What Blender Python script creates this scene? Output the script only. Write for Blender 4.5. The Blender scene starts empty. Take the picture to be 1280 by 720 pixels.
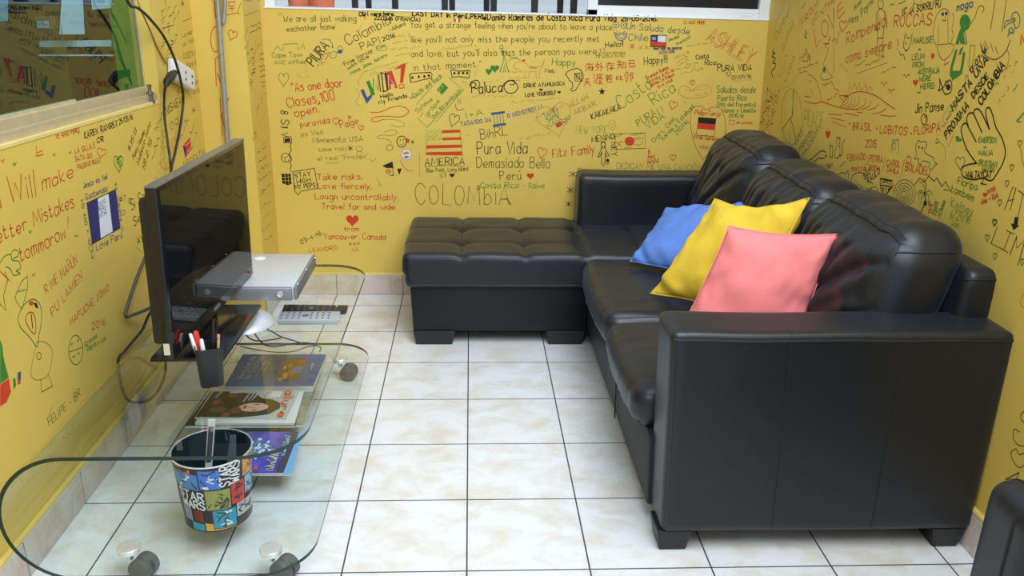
import bpy, bmesh, math, random
from mathutils import Vector, Matrix, noise
random.seed(7)
scene = bpy.context.scene
C = scene.collection

# ------------------------------------------------------------------ camera
CAM = Vector((0.33664, -1.842719, 1.459896))
FPX, YAW, PITCH, ROLL = 1043.5867, 0.053295, 0.343036, 0.020715
cy, sy, cp, sp = math.cos(YAW), math.sin(YAW), math.cos(PITCH), math.sin(PITCH)
FW = Vector((sy * cp, cy * cp, -sp))
_rt = Vector((cy, -sy, 0)); _up = _rt.cross(FW)
RT = math.cos(ROLL) * _rt + math.sin(ROLL) * _up
UP = -math.sin(ROLL) * _rt + math.cos(ROLL) * _up
cd = bpy.data.cameras.new('camera'); cam = bpy.data.objects.new('camera', cd); C.objects.link(cam)
cam.matrix_world = Matrix(((RT.x, UP.x, -FW.x, CAM.x), (RT.y, UP.y, -FW.y, CAM.y), (RT.z, UP.z, -FW.z, CAM.z), (0, 0, 0, 1)))
cd.sensor_width = 36; cd.lens = FPX / 1280 * 36; cd.clip_start = 0.02
scene.camera = cam

# ------------------------------------------------------------------ light
scene.view_settings.view_transform = 'Standard'
try: scene.view_settings.look = 'None'
except Exception: pass
scene.view_settings.gamma = 1; scene.view_settings.use_curve_mapping = False
scene.view_settings.exposure = 0.17
W = bpy.data.worlds.new('sky'); scene.world = W; W.use_nodes = True
bg = W.node_tree.nodes['Background']
bg.inputs[0].default_value = (0.73, 0.87, 1.0, 1); bg.inputs[1].default_value = .85
def area(name, loc, rot, sx, sy_, power, col):
    l = bpy.data.lights.new(name, 'AREA'); l.shape = 'RECTANGLE'; l.size = sx; l.size_y = sy_; l.energy = power; l.color = col
    o = bpy.data.objects.new(name, l); C.objects.link(o); o.location = loc; o.rotation_euler = rot; return o
area('skylight', (0.9, -.75, 2.9), (math.radians(35), math.radians(24), 0), 1.6, 2.4, 54, (0.84, 0.93, 1.0)).data.spread = math.radians(125)

# ------------------------------------------------------------------ pixel -> point on a real plane of the room
def ray(px, py): return FW + RT * ((px - 640) / FPX) + UP * ((360 - py) / FPX)
def hit(px, py, p0, n):
    d = ray(px, py); return CAM + d * ((Vector(p0) - CAM).dot(n) / d.dot(n))
def atX(px, py, x): return hit(px, py, (x, 0, 0), Vector((1, 0, 0)))
def atY(px, py, y): return hit(px, py, (0, y, 0), Vector((0, 1, 0)))
def atZ(px, py, z): return hit(px, py, (0, 0, z), Vector((0, 0, 1)))

# ------------------------------------------------------------------ materials
MATS = {}
def mat(name, col, rough=0.5, metal=0.0, spec=0.5, var=0.0, vscale=20, bump=0.0, bscale=200, trans=0.0, coat=0.0, emis=None, bdist=0.002, sheen=0):
    if name in MATS: return MATS[name]
    m = bpy.data.materials.new(name); m.use_nodes = True; nt = m.node_tree; b = nt.nodes['Principled BSDF']
    b.inputs['Base Color'].default_value = (*col, 1); b.inputs['Roughness'].default_value = rough
    b.inputs['Metallic'].default_value = metal; b.inputs['Specular IOR Level'].default_value = spec
    b.inputs['Coat Weight'].default_value = coat
    if sheen: b.inputs['Sheen Weight'].default_value = sheen; b.inputs['Sheen Roughness'].default_value = .45; b.inputs['Sheen Tint'].default_value = (.6, .78, 1, 1)
    tc = nt.nodes.new('ShaderNodeTexCoord')
    if var:
        n = nt.nodes.new('ShaderNodeTexNoise'); n.inputs['Scale'].default_value = vscale; n.inputs['Detail'].default_value = 5
        nt.links.new(tc.outputs['Object'], n.inputs['Vector'])
        r = nt.nodes.new('ShaderNodeValToRGB'); r.color_ramp.elements[0].position = .3; r.color_ramp.elements[1].position = .7
        r.color_ramp.elements[0].color = (*[c * (1 - var) for c in col], 1); r.color_ramp.elements[1].color = (*[min(1, c * (1 + var)) for c in col], 1)
        nt.links.new(n.outputs['Fac'], r.inputs['Fac']); nt.links.new(r.outputs['Color'], b.inputs['Base Color'])
    if bump:
        n = nt.nodes.new('ShaderNodeTexNoise'); n.inputs['Scale'].default_value = bscale; n.inputs['Detail'].default_value = 4
        nt.links.new(tc.outputs['Object'], n.inputs['Vector'])
        bp = nt.nodes.new('ShaderNodeBump'); bp.inputs['Strength'].default_value = bump; bp.inputs['Distance'].default_value = bdist
        nt.links.new(n.outputs['Fac'], bp.inputs['Height']); nt.links.new(bp.outputs['Normal'], b.inputs['Normal'])
    MATS[name] = m; return m
def glass(name, tint, refl_rough=0.0, ior=1.5):
    if name in MATS: return MATS[name]
    m = bpy.data.materials.new(name); m.use_nodes = True; nt = m.node_tree; nt.nodes.remove(nt.nodes['Principled BSDF'])
    out = nt.nodes['Material Output']; tr = nt.nodes.new('ShaderNodeBsdfTransparent'); tr.inputs[0].default_value = (*tint, 1)
    gl = nt.nodes.new('ShaderNodeBsdfGlossy'); gl.inputs['Roughness'].default_value = refl_rough; gl.inputs['Color'].default_value = (1, 1, 1, 1)
    fr = nt.nodes.new('ShaderNodeFresnel'); fr.inputs['IOR'].default_value = ior
    mx = nt.nodes.new('ShaderNodeMixShader'); ge = nt.nodes.new('ShaderNodeNewGeometry'); inv = nt.nodes.new('ShaderNodeMath'); inv.operation = 'SUBTRACT'; inv.inputs[0].default_value = 1; nt.links.new(ge.outputs['Backfacing'], inv.inputs[1])
    mu = nt.nodes.new('ShaderNodeMath'); mu.operation = 'MULTIPLY'; nt.links.new(fr.outputs[0], mu.inputs[0]); nt.links.new(inv.outputs[0], mu.inputs[1]); nt.links.new(mu.outputs[0], mx.inputs[0]); nt.links.new(tr.outputs[0], mx.inputs[1]); nt.links.new(gl.outputs[0], mx.inputs[2])
    nt.links.new(mx.outputs[0], out.inputs[0]); MATS[name] = m; return m
def tiles(name, axes, mortar=(0.045, 0.052, 0.085), base=(0.775, 0.775, 0.79), dark=(0.69, 0.625, 0.56), size=0.33, row=0.33, rough=0.28):
    m = bpy.data.materials.new(name); m.use_nodes = True; nt = m.node_tree; b = nt.nodes['Principled BSDF']
    tc = nt.nodes.new('ShaderNodeTexCoord'); sx = nt.nodes.new('ShaderNodeSeparateXYZ'); cx = nt.nodes.new('ShaderNodeCombineXYZ')
    nt.links.new(tc.outputs['Object'], sx.inputs[0])
    for k, a in enumerate(axes): nt.links.new(sx.outputs[a], cx.inputs[k])
    br = nt.nodes.new('ShaderNodeTexBrick'); br.offset = 0; br.squash = 1
    br.inputs['Scale'].default_value = 1; br.inputs['Brick Width'].default_value = size; br.inputs['Row Height'].default_value = row
    br.inputs['Mortar Size'].default_value = 0.0023; br.inputs['Mortar Smooth'].default_value = 0.1
    nt.links.new(cx.outputs[0], br.inputs['Vector'])
    mp = nt.nodes.new('ShaderNodeMapping'); mp.inputs['Scale'].default_value = (1.0, 1.5, 1.0); nt.links.new(tc.outputs['Object'], mp.inputs[0])
    n = nt.nodes.new('ShaderNodeTexNoise'); n.inputs['Scale'].default_value = 7; n.inputs['Detail'].default_value = 9; n.inputs['Roughness'].default_value = .68; n.inputs['Distortion'].default_value = .5
    nt.links.new(mp.outputs[0], n.inputs['Vector'])
    r = nt.nodes.new('ShaderNodeValToRGB'); r.color_ramp.elements[0].position = .36; r.color_ramp.elements[1].position = .56
    r.color_ramp.elements[0].color = (*dark, 1); r.color_ramp.elements[1].color = (*base, 1)
    nt.links.new(n.outputs['Fac'], r.inputs[0]); nt.links.new(r.outputs[0], br.inputs['Color1']); nt.links.new(r.outputs[0], br.inputs['Color2'])
    br.inputs['Mortar'].default_value = (*mortar, 1)
    nt.links.new(br.outputs['Color'], b.inputs['Base Color'])
    bp = nt.nodes.new('ShaderNodeBump'); bp.inputs['Strength'].default_value = .4; bp.inputs['Distance'].default_value = .002; bp.invert = True
    nt.links.new(br.outputs['Fac'], bp.inputs['Height']); nt.links.new(bp.outputs['Normal'], b.inputs['Normal'])
    b.inputs['Roughness'].default_value = rough; MATS[name] = m; return m

M_yellow = mat('yellow_paint', (0.67, 0.468, 0.088), .55, var=.05, vscale=3, bump=.25, bscale=130)
M_trimy = mat('yellow_trim', (0.68, 0.50, 0.14), .4, var=.05, vscale=10)
M_floor = tiles('floor_tiles', (0, 1))
M_bbx = tiles('skirting_tiles_x', (0, 2), mortar=(.22, .19, .15), base=(.62, .54, .48), dark=(.5, .38, .3), row=5)
M_bby = tiles('skirting_tiles_y', (1, 2), mortar=(.2, .18, .15), base=(.60, .53, .48), dark=(.5, .38, .3), row=5)
M_leather = mat('black_leather', (0.007, 0.0078, 0.0112), .40, spec=.5, sheen=.075, bump=.35, bscale=260, bdist=.0008)
M_leatherd = mat('black_vinyl', (0.007, 0.0078, 0.0105), .5, spec=.35, bump=.25, bscale=900, bdist=.001)
M_foot = mat('black_feet', (0.012, 0.012, 0.013), .5)
M_thread = mat('black_thread', (0.006, 0.006, 0.007), .6)
M_white = mat('white_aluminium', (0.78, 0.80, 0.83), .35, var=.02, vscale=8)
M_alu = mat('champagne_aluminium', (0.56, 0.47, 0.30), .45, metal=.35, var=.06, vscale=30)
M_glass = glass('clear_table_glass', (0.945, 0.972, 0.968))
M_gedge = mat('green_glass_edge', (0.006, 0.030, 0.028), .12, spec=.6)
M_winglass = glass('tinted_window_glass', (0.74, 0.85, 0.89), ior=1.48)
M_darkglass = mat('dark_window_glass', (0.012, 0.014, 0.02), .08, spec=.5)
M_screen = mat('tv_screen', (0.005, 0.005, 0.006), .035, spec=.3)
M_gloss = mat('gloss_black_plastic', (0.008, 0.008, 0.009), .14, spec=.5)
M_matte = mat('matte_black_plastic', (0.014, 0.014, 0.015), .45)
M_bevel = mat('grey_bezel', (0.20, 0.20, 0.21), .3, metal=.6)
M_silver = mat('silver_plastic', (0.58, 0.59, 0.62), .35, metal=.25, var=.04, vscale=60)
M_chrome = mat('brushed_steel', (0.78, 0.79, 0.80), .32, metal=.6, var=.05, vscale=80)
M_galv = mat('galvanised_pipe', (0.36, 0.35, 0.33), .45, metal=.5, var=.1, vscale=40)
M_wheel = mat('grey_caster_rubber', (0.10, 0.105, 0.105), .5, var=.1, vscale=60)
M_clear = glass('clear_acrylic', (0.90, 0.91, 0.92), ior=1.45)
M_plastw = mat('white_plastic', (0.72, 0.70, 0.66), .4)
M_paper = mat('white_paper', (0.78, 0.78, 0.76), .7)
M_cable = mat('black_cable', (0.012, 0.012, 0.012), .45)
M_cableg = mat('grey_cable', (0.07, 0.06, 0.05), .5)
M_pink = mat('pink_cotton', (0.85, 0.225, 0.23), .85, spec=.2, var=.05, vscale=6, bump=.5, bscale=700)
M_yelf = mat('yellow_cotton', (0.78, 0.53, 0.05), .85, spec=.2, var=.05, vscale=6, bump=.5, bscale=700)
M_bluef = mat('blue_cotton', (0.12, 0.235, 0.64), .85, spec=.2, var=.05, vscale=6, bump=.5, bscale=700)
M_terra = mat('terracotta', (0.62, 0.16, 0.085), .7, var=.1, vscale=14)
M_soil = mat('potting_soil', (0.05, 0.03, 0.02), .95, var=.3, vscale=50)
M_outwall = mat('white_patio', (0.85, 0.85, 0.84), .8, var=.02, vscale=4)
def ink(n, c): return mat('ink_' + n, c, .6, spec=.2)
INK = {'k': ink('black', (0.022, 0.018, 0.012)), 'r': ink('red', (0.56, 0.055, 0.018)), 'g': ink('green', (0.05, 0.20, 0.028)),
       'b': ink('blue', (0.035, 0.085, 0.20)), 'o': ink('olive', (0.26, 0.19, 0.030)), 'l': ink('pale_green', (0.29, 0.33, 0.04)),
       'n': ink('navy', (0.03, 0.03, 0.14)), 't': ink('teal', (0.07, 0.13, 0.10)), 'p': ink('pale_red', (0.58, 0.22, 0.05)),
       'w': ink('white', (0.70, 0.70, 0.72)), 'd': ink('dark_olive', (0.12, 0.085, 0.018)), 'y': ink('gold', (0.68, 0.47, 0.09))}

# ------------------------------------------------------------------ object helpers
def tag(o, label=None, cat=None, group=None, kind=None):
    if label: o['label'] = label
    if cat: o['category'] = cat
    if group: o['group'] = group
    if kind: o['kind'] = kind
    return o
def thing(name, label, cat, loc=(0, 0, 0), group=None):
    o = bpy.data.objects.new(name, None); C.objects.link(o); o.location = loc; o.empty_display_size = .05
    return tag(o, label, cat, group)
class MB:
    def __init__(s): s.v = []; s.f = []; s.m = []
    def add(s, vs, fs, m=0):
        b = len(s.v); s.v += [tuple(v) for v in vs]; s.f += [tuple(i + b for i in f) for f in fs]; s.m += [m] * len(fs); return s
    def box(s, x0, y0, z0, x1, y1, z1, m=0):
        return s.hexa([(x0, y0, z0), (x1, y0, z0), (x1, y1, z0), (x0, y1, z0), (x0, y0, z1), (x1, y0, z1), (x1, y1, z1), (x0, y1, z1)], m)
    def hexa(s, p, m=0):
        return s.add(p, [(3, 2, 1, 0), (4, 5, 6, 7), (0, 1, 5, 4), (1, 2, 6, 5), (2, 3, 7, 6), (3, 0, 4, 7)], m)
    def lathe(s, prof, cx=0, cy_=0, n=32, m=0, cap=True):
        vs = []; fs = []
        for r, z in prof:
            for k in range(n): a = 2 * math.pi * k / n; vs.append((cx + r * math.cos(a), cy_ + r * math.sin(a), z))
        for i in range(len(prof) - 1):
            for k in range(n): k2 = (k + 1) % n; fs.append((i * n + k, i * n + k2, (i + 1) * n + k2, (i + 1) * n + k))
        if cap: fs.append(tuple(range(n - 1, -1, -1))); fs.append(tuple((len(prof) - 1) * n + k for k in range(n)))
        return s.add(vs, fs, m)
    def tube(s, pts, r, n=8, m=0, closed=False):
        pts = [Vector(p) for p in pts]; vs = []; fs = []; N = len(pts); ref = None
        for i, p in enumerate(pts):
            a = pts[(i - 1) % N] if (closed or i) else p; b = pts[(i + 1) % N] if (closed or i < N - 1) else p
            t = (b - a); t = t.normalized() if t.length > 1e-9 else Vector((0, 0, 1))
            if ref is None: ref = t.orthogonal().normalized()
            u = (ref - t * ref.dot(t)); u = u.normalized() if u.length > 1e-6 else t.orthogonal().normalized(); ref = u; w = t.cross(u)
            rr = r[i] if isinstance(r, (list, tuple)) else r
            for k in range(n): ang = 2 * math.pi * k / n; vs.append(p + (u * math.cos(ang) + w * math.sin(ang)) * rr)
        for i in range(N if closed else N - 1):
            j = (i + 1) % N
            for k in range(n): k2 = (k + 1) % n; fs.append((i * n + k, i * n + k2, j * n + k2, j * n + k))
        if not closed: fs.append(tuple(range(n - 1, -1, -1))); fs.append(tuple((N - 1) * n + k for k in range(n)))
        return s.add(vs, fs, m)
    def build(s, name, mats, parent=None, smooth=True, bevel=0, angle=40):
        me = bpy.data.meshes.new(name); me.from_pydata(s.v, [], s.f)
        for m in (mats if isinstance(mats, (list, tuple)) else [mats]): me.materials.append(m)
        me.polygons.foreach_set('material_index', s.m)
        me.update(); o = bpy.data.objects.new(name, me); C.objects.link(o)
        if parent is not None:
            o.parent = parent; o.matrix_parent_inverse = Matrix.Translation(-parent.location) if parent.type == 'EMPTY' and not parent.get('rot') else Matrix.Identity(4)
        bm = bmesh.new(); bm.from_mesh(me)
        bmesh.ops.recalc_face_normals(bm, faces=bm.faces)
        if bevel: bmesh.ops.bevel(bm, geom=[e for e in bm.edges if e.calc_face_angle(0) > math.radians(30)], offset=bevel, segments=2, profile=.5, affect='EDGES', clamp_overlap=True)
        for f in bm.faces: f.smooth = smooth
        if smooth:
            for e in bm.edges:
                if len(e.link_faces) == 2 and e.calc_face_angle(0) > math.radians(angle): e.smooth = False
        bm.to_mesh(me); bm.free(); return o
def spline(pts, n=6, closed=False):
    pts = [Vector(p) for p in pts]; N = len(pts); out = []
    for i in range(N if closed else N - 1):
        p0 = pts[(i - 1) % N] if (closed or i) else pts[0]; p1 = pts[i]; p2 = pts[(i + 1) % N]; p3 = pts[(i + 2) % N] if (closed or i < N - 2) else pts[-1]
        for k in range(n):
            t = k / n; out.append(.5 * ((2 * p1) + (p2 - p0) * t + (2 * p0 - 5 * p1 + 4 * p2 - p3) * t * t + (3 * p1 - p0 - 3 * p2 + p3) * t ** 3))
    if not closed: out.append(pts[-1])
    return out
def softmap(c, h, r, deform=None):
    """(u,v,w) on the cube surface -> point on a rounded (and deformed) box"""
    c = Vector(c)
    def P(u, v, w):
        q = Vector((u * h[0], v * h[1], w * h[2])); k = Vector([max(-h[i] + r, min(h[i] - r, q[i])) for i in range(3)])
        d = q - k
        if d.length > 1e-9: q = k + d.normalized() * r
        if deform: q = deform(q, u, v, w)
        return c + q
    return P
def softbox(name, P, n, m, parent):
    mb = MB(); ids = {}
    def g(k):  # denser near the edges
        t = k; return math.sin(t * math.pi / 2) * .55 + t * .45
    def vid(i, j, k):
        key = (i, j, k)
        if key not in ids:
            ids[key] = len(mb.v); mb.v.append(tuple(P(g(2 * i / n[0] - 1), g(2 * j / n[1] - 1), g(2 * k / n[2] - 1))))
        return ids[key]
    for i in range(n[0]):
        for j in range(n[1]):
            for k in (0, n[2]): mb.f.append((vid(i, j, k), vid(i + 1, j, k), vid(i + 1, j + 1, k), vid(i, j + 1, k)))
    for i in range(n[0]):
        for k in range(n[2]):
            for j in (0, n[1]): mb.f.append((vid(i, j, k), vid(i + 1, j, k), vid(i + 1, j, k + 1), vid(i, j, k + 1)))
    for j in range(n[1]):
        for k in range(n[2]):
            for i in (0, n[0]): mb.f.append((vid(i, j, k), vid(i, j + 1, k), vid(i, j + 1, k + 1), vid(i, j, k + 1)))
    mb.m = [0] * len(mb.f)
    return mb.build(name, m, parent, angle=80)

# ================================================================== THE ROOM
XL, YB, YC, XS = -0.815, 2.145, 1.84, -0.605        # left wall, back wall, front and side of the corner column
ZS = 1.045                                           # left window ledge
def RX(z): return 1.746 - 0.026 * z                  # the right wall leans very slightly
T = .12; HT = 2.5; Y0 = -2.5
def struct(o): o['kind'] = 'structure'; return o
struct(MB().box(-1.0, -2.6, -.08, 2.1, 2.3, 0).build('floor', M_floor, smooth=False))
wl = MB().box(XL - T, Y0, 0, XL, 1.372, ZS)
wl.box(XL - T, 1.3721, 0, XL, YC + .1, HT).box(XL - T, Y0, 2.15, XL, 1.372, HT).box(XL - T, Y0, ZS, XL, -.6, 2.15)
wall_left = struct(wl.build('wall_left', M_yellow, smooth=False))
wall_corner = struct(MB().box(XL - T, YC, 0, XS, YB + .1, HT).build('wall_corner', M_yellow, smooth=False))
zs = 1.352
wb = MB().box(XS, YB, 0, RX(0) + T, YB + T, zs).box(XS, YB, 2.35, 1.9, YB + T, HT).box(1.722, YB, zs, 1.9, YB + T, 2.35).box(XS, YB, zs, -.59, YB + T, 2.35)
wall_back = struct(wb.build('wall_back', M_yellow, smooth=False))
wr = MB().hexa([(RX(0), Y0, 0), (RX(0) + T, Y0, 0), (RX(0) + T, YB + T, 0), (RX(0), YB + T, 0), (RX(HT), Y0, HT), (RX(HT) + T, Y0, HT), (RX(HT) + T, YB + T, HT), (RX(HT), YB + T, HT)])
wall_right = struct(wr.build('wall_right', M_yellow, smooth=False))
# tiled skirting with a rounded painted top
def skirting(name, m, box, pa, pb, r):
    o = struct(MB().box(*box).build(name, m, smooth=False, bevel=.002))
    struct(MB().tube([pa, pb], r, 12).build('trim_' + name.split('_')[1], M_trimy))
hb = .106
skirting('baseboard_left', M_bby, (XL - .002, Y0, 0, XL + .014, YC, hb), (XL + .003, Y0, hb + .004), (XL + .003, YC, hb + .004), .009)
skirting('baseboard_back', M_bbx, (XS, YB - .012, 0, RX(0), YB + .002, hb), (XS, YB - .001, hb + .001), (RX(0), YB - .001, hb + .001), .008)
skirting('baseboard_right', M_bby, (RX(0) - .014, Y0, 0, RX(0) + .004, YB, .118), (RX(.12) - .003, Y0, .122), (RX(.12) - .003, YB, .122), .009)
skirting('baseboard_corner', M_bby, (XS - .002, YC - .012, 0, XS + .012, YB, hb), (XS + .002, YC, hb + .003), (XS + .002, YB, hb + .003), .007)

# --- window_1: sliding window in the left wall
w1 = thing('window_1', None, None, (XL - .06, .4, ZS)); w1['kind'] = 'structure'
struct(MB().box(XL - .12, -.62, ZS - .008, XL + .002, 1.372, ZS + .004).build('window_sill', mat('pale_yellow_sill', (.70, .55, .20), .45, var=.06, vscale=20), w1, bevel=.002, smooth=False))
fb = MB()
fb.box(XL - .075, -.6, ZS + .004, XL - .012, 1.368, ZS + .020)
fb.box(XL - .046, -.6, ZS + .020, XL - .040, 1.368, ZS + .030).box(XL - .018, -.6, ZS + .020, XL - .012, 1.368, ZS + .030).box(XL - .075, -.6, ZS + .020, XL - .069, 1.368, ZS + .032)
fb.box(XL - .054, 1.364, ZS + .02, XL - .046, 1.37, 2.15)
struct(fb.build('window_frame', M_alu, w1, bevel=.001, smooth=False))
s1 = MB().box(XL - .068, -.55, ZS + .022, XL - .046, .80, ZS + .062)
struct(s1.build('sash_rail', M_alu, w1, bevel=.002, smooth=False))
struct(MB().box(XL - .060, .25, ZS + .022, XL - .038, 1.363, ZS + .054).build('sash_rail', M_alu, w1, bevel=.002, smooth=False))
struct(MB().box(XL - .059, -.55, ZS + .06, XL - .055, .80, 2.14).build('window_pane', M_winglass, w1, smooth=False))
struct(MB().box(XL - .052, .25, ZS + .05, XL - .048, 1.363, 2.14).build('window_pane', M_winglass, w1, smooth=False))
lk = atX(177, 118, XL - .012)
lb = MB().lathe([(.014, -.004), (.014, .006), (.009, .010), (.009, .022), (.013, .026), (.013, .034), (.006, .038), (.006, .05), (.008, .054), (.008, .062)], 0, 0, 16)
lo = lb.build('window_latch', mat('worn_steel', (.30, .29, .27), .3, metal=.9), w1); lo.location = (XL - .008, 1.30, ZS + .006)
for o_ in list(w1.children) + [wall_left]:              # the ledge rises slightly towards the viewer
    if o_.name.startswith('window_latch'): continue
    for v in o_.data.vertices:
        if 1.02 < v.co.z < 1.2 and v.co.y < 1.3721: v.co.z += (1.372 - v.co.y) * .0243
# the dim office behind it
ob = MB()
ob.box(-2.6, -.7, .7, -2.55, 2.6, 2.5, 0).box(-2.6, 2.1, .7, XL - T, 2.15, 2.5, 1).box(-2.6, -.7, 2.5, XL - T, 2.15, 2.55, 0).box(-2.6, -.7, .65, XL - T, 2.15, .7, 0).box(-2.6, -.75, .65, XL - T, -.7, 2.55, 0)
struct(MB().box(XL - T - .02, 1.362, ZS, XL - .074, 1.3718, 2.14).build('trim_4', mat('green_reveal', (.07, .26, .02), .6, var=.1, vscale=9), smooth=False))
area('office_fill', (-1.5, .5, 2.3), (0, math.radians(-35), 0), .4, .8, 4, (.85, .95, 1.0))  # unseen fill light, added so the papers behind the glass show
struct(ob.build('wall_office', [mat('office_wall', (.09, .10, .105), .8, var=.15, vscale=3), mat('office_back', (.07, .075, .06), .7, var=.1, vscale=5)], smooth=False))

# --- window_2: white sliding window in the back wall, left half open to the patio
w2 = thing('window_2', None, None, (.57, YB, zs)); w2['kind'] = 'structure'
struct(MB().box(-.59, YB - .004, zs - .001, 1.722, YB + T + .02, zs + .006).build('window_sill', M_white, w2, bevel=.002, smooth=False))
xa = atY(735, 18, YB).x; xb = atY(958, 20, YB).x
f2 = MB().box(-.59, YB + .02, zs, -.545, YB + .09, 2.35).box(xb - .035, YB + .002, zs, 1.722, YB + .09, 2.35).box(-.59, YB + .02, 2.30, 1.722, YB + .09, 2.35)
struct(f2.build('window_frame', M_white, w2, bevel=.003, smooth=False))
f3 = MB().box(xa, YB + .012, zs + .004, xb - .03, YB + .05, zs + .030).box(xa + .006, YB + .018, zs + .03, xb - .03, YB + .045, zs + .048).box(xa, YB + .012, zs, xa + .045, YB + .05, 2.3)
struct(f3.build('sash_rail', M_white, w2, bevel=.002, smooth=False))
struct(MB().box(xa + .045, YB + .028, zs + .045, xb - .03, YB + .034, 2.3).build('window_pane', M_darkglass, w2, smooth=False))
for o_ in list(w2.children) + [wall_back]:              # its ledge is not quite level
    for v in o_.data.vertices:
        if 1.3 < v.co.z < 1.5: v.co.z += .010 - (v.co.x + .58) / 2.28 * .013
# patio outside, one step up
struct(MB().box(-3, YB + T + .02, 1.25, 4, 6.0, zs - .012).build('patio_floor', M_outwall, smooth=False))
struct(MB().box(-3, 6.0, 1.25, 4, 6.1, 3.6).build('wall_patio', M_outwall, smooth=False))
def pot(label, x, y, r, h, saucer):
    t = thing('flower_pot', label, 'flower pot', (x, y, zs - .012), 'terracotta pots outside the back window')
    z = zs - .012
    if saucer:
        MB().lathe([(r * .75, z), (r * 1.30, z + .022), (r * 1.34, z + .027), (r * 1.2, z + .026), (r * .7, z + .012)], x, y, 40).build('saucer', mat('grey_saucer', (.42, .44, .42), .5), t); z += .016
    MB().lathe([(r * .78, z), (r * .8, z + .01), (r * .98, z + h * .8), (r * 1.1, z + h * .8), (r * 1.12, z + h), (r, z + h), (r * .96, z + h * .85)], x, y, 40).build('pot', M_terra, t)
    MB().lathe([(.001, z + h * .84), (r * .95, z + h * .85)], x, y, 32, cap=False).build('soil', M_soil, t)
pa = atY(372, 8, 2.34); pot('dark terracotta flower pot on a grey saucer outside the back window', pa.x, 2.36, .056, .2, True)
pb = atY(398, 8, 2.50); pot('bright orange terracotta flower pot without a saucer, outside the back window', pb.x + .005, 2.52, .085, .24, False)
def patio_chair(label, pxs, y):
    x0 = atY(pxs[0], 8, y).x; x1 = atY(pxs[1], 8, y).x; z = zs - .012; w = abs(x1 - x0)
    t = thing('patio_chair', label, 'chair', ((x0 + x1) / 2, y, z), 'black chairs on the patio')
    for x, yy in ((x0, y), (x1, y), (x0 + .03, y + .38), (x1 - .03, y + .38)):
        MB().hexa([(x - .016, yy - .016, z), (x + .016, yy - .016, z), (x + .016, yy + .016, z), (x - .016, yy + .016, z), (x - .022, yy - .02, z + .44), (x + .022, yy - .02, z + .44), (x + .022, yy + .02, z + .44), (x - .022, yy + .02, z + .44)]).build('leg', M_matte, t, bevel=.003)
    MB().box(x0 - .03, y - .03, z + .44, x1 + .03, y + .42, z + .47).build('seat', M_matte, t, bevel=.01)
    MB().hexa([(x0 - .02, y + .39, z + .47), (x1 + .02, y + .39, z + .47), (x1 + .02, y + .42, z + .47), (x0 - .02, y + .42, z + .47), (x0 - .02, y + .47, z + .9), (x1 + .02, y + .47, z + .9), (x1 + .02, y + .5, z + .9), (x0 - .02, y + .5, z + .9)]).build('backrest', M_matte, t, bevel=.01)
patio_chair('black patio chair outside the window, leftmost of three, next to the flower pots', (444, 494), 3.0)
patio_chair('black patio chair outside the window, middle one of three', (556, 617), 2.75)
patio_chair('black patio chair outside the window, beside the white window frame', (668, 717), 2.6)

# --- pipes on the corner column
def pipe(label, pts, r, cat='pipe'):
    tag(MB().tube(pts, r, 14).build('conduit_pipe', M_galv), label, cat)
yp = YC - .016
pipe('long grey metal conduit pipe running down the yellow corner column', [atY(264, -110, yp), atY(272, 0, yp), atY(284.5, 176, yp), atY(296, 330, yp)], .0105)
pipe('short grey conduit pipe with a bent open end beside the long pipe', [atY(276, -70, yp), atY(281.5, 2, yp - .004), atY(280.8, 14, yp - .006), atY(279.6, 29, yp - .006)], .0075)

# --- outlet and cables on the left wall
oc = atX(221.5, 94, XL)
out = thing('power_strip', 'white wall socket strip mounted askew beside the window', 'socket', oc)
sl = Matrix.Rotation(math.radians(-17), 4, 'X')
def loc(y, z, x): v = sl @ Vector((0, y, z)); return (XL + x, oc.y + v.y, oc.z + v.z)
op = softmap((0, 0, 0), (.017, .118, .042), .012)
mbx = softbox('housing', op, (6, 10, 8), M_plastw, out)
mbx.matrix_parent_inverse = Matrix.Identity(4); mbx.matrix_local = Matrix.Translation((.018, 0, 0)) @ sl
for dy in (-.005, .070):
    for dz in (-.016, .010):
        hv = MB().lathe([(.0055, .0), (.0055, .003)], 0, 0, 10)
        MB().add([Vector(loc(dy + v[0], dz + v[1], .0335 + v[2])) for v in hv.v], hv.f).build('socket_hole', M_matte, out)
pl = atX(212, 97, XL + .045)
pg = thing('plug_lead', 'black plug with a thin lead pushed into the white socket, hanging down behind the television', 'cable', pl)
MB().tube([atX(218, 91, XL + .034), atX(214, 95, XL + .05), atX(209, 102, XL + .05), atX(207, 108, XL + .045)], [.012, .017, .014, .007], 12).build('plug', M_cable, pg)
MB().tube(spline([atX(207, 107, XL + .045), atX(205.5, 118, XL + .03), atX(205.5, 145, XL + .022), atX(210, 180, XL + .03), atX(213, 205, XL + .04), atX(214, 225, XL + .08), atX(222, 260, XL + .12)]), .0045, 8).build('lead', M_cable, pg)
tag(MB().tube(spline([atX(150, -20, XL - .005), atX(162, 6, XL + .01), atX(172, 10, XL + .02), atX(186, 22, XL + .03), atX(205, 46, XL + .04), atX(219, 76, XL + .05), atX(227, 106, XL + .045), atX(229, 128, XL + .03), atX(225, 160, XL + .03), atX(219, 190, XL + .04), atX(214, 220, XL + .08), atX(224, 265, XL + .12)]), .005, 8).build('power_cable', M_cable), 'thick black cable arching from the window top down to the television', 'cable')
tag(MB().tube(spline([atX(168, -12, XL - .01), atX(176, 12, XL + .004), atX(186, 34, XL + .004), atX(197, 60, XL + .004), atX(208, 80, XL + .006)]), .003, 6).build('thin_wire', mat('brown_wire', (.30, .16, .03), .6)), 'thin brown wire running down the window corner to the white socket', 'wire')

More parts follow.
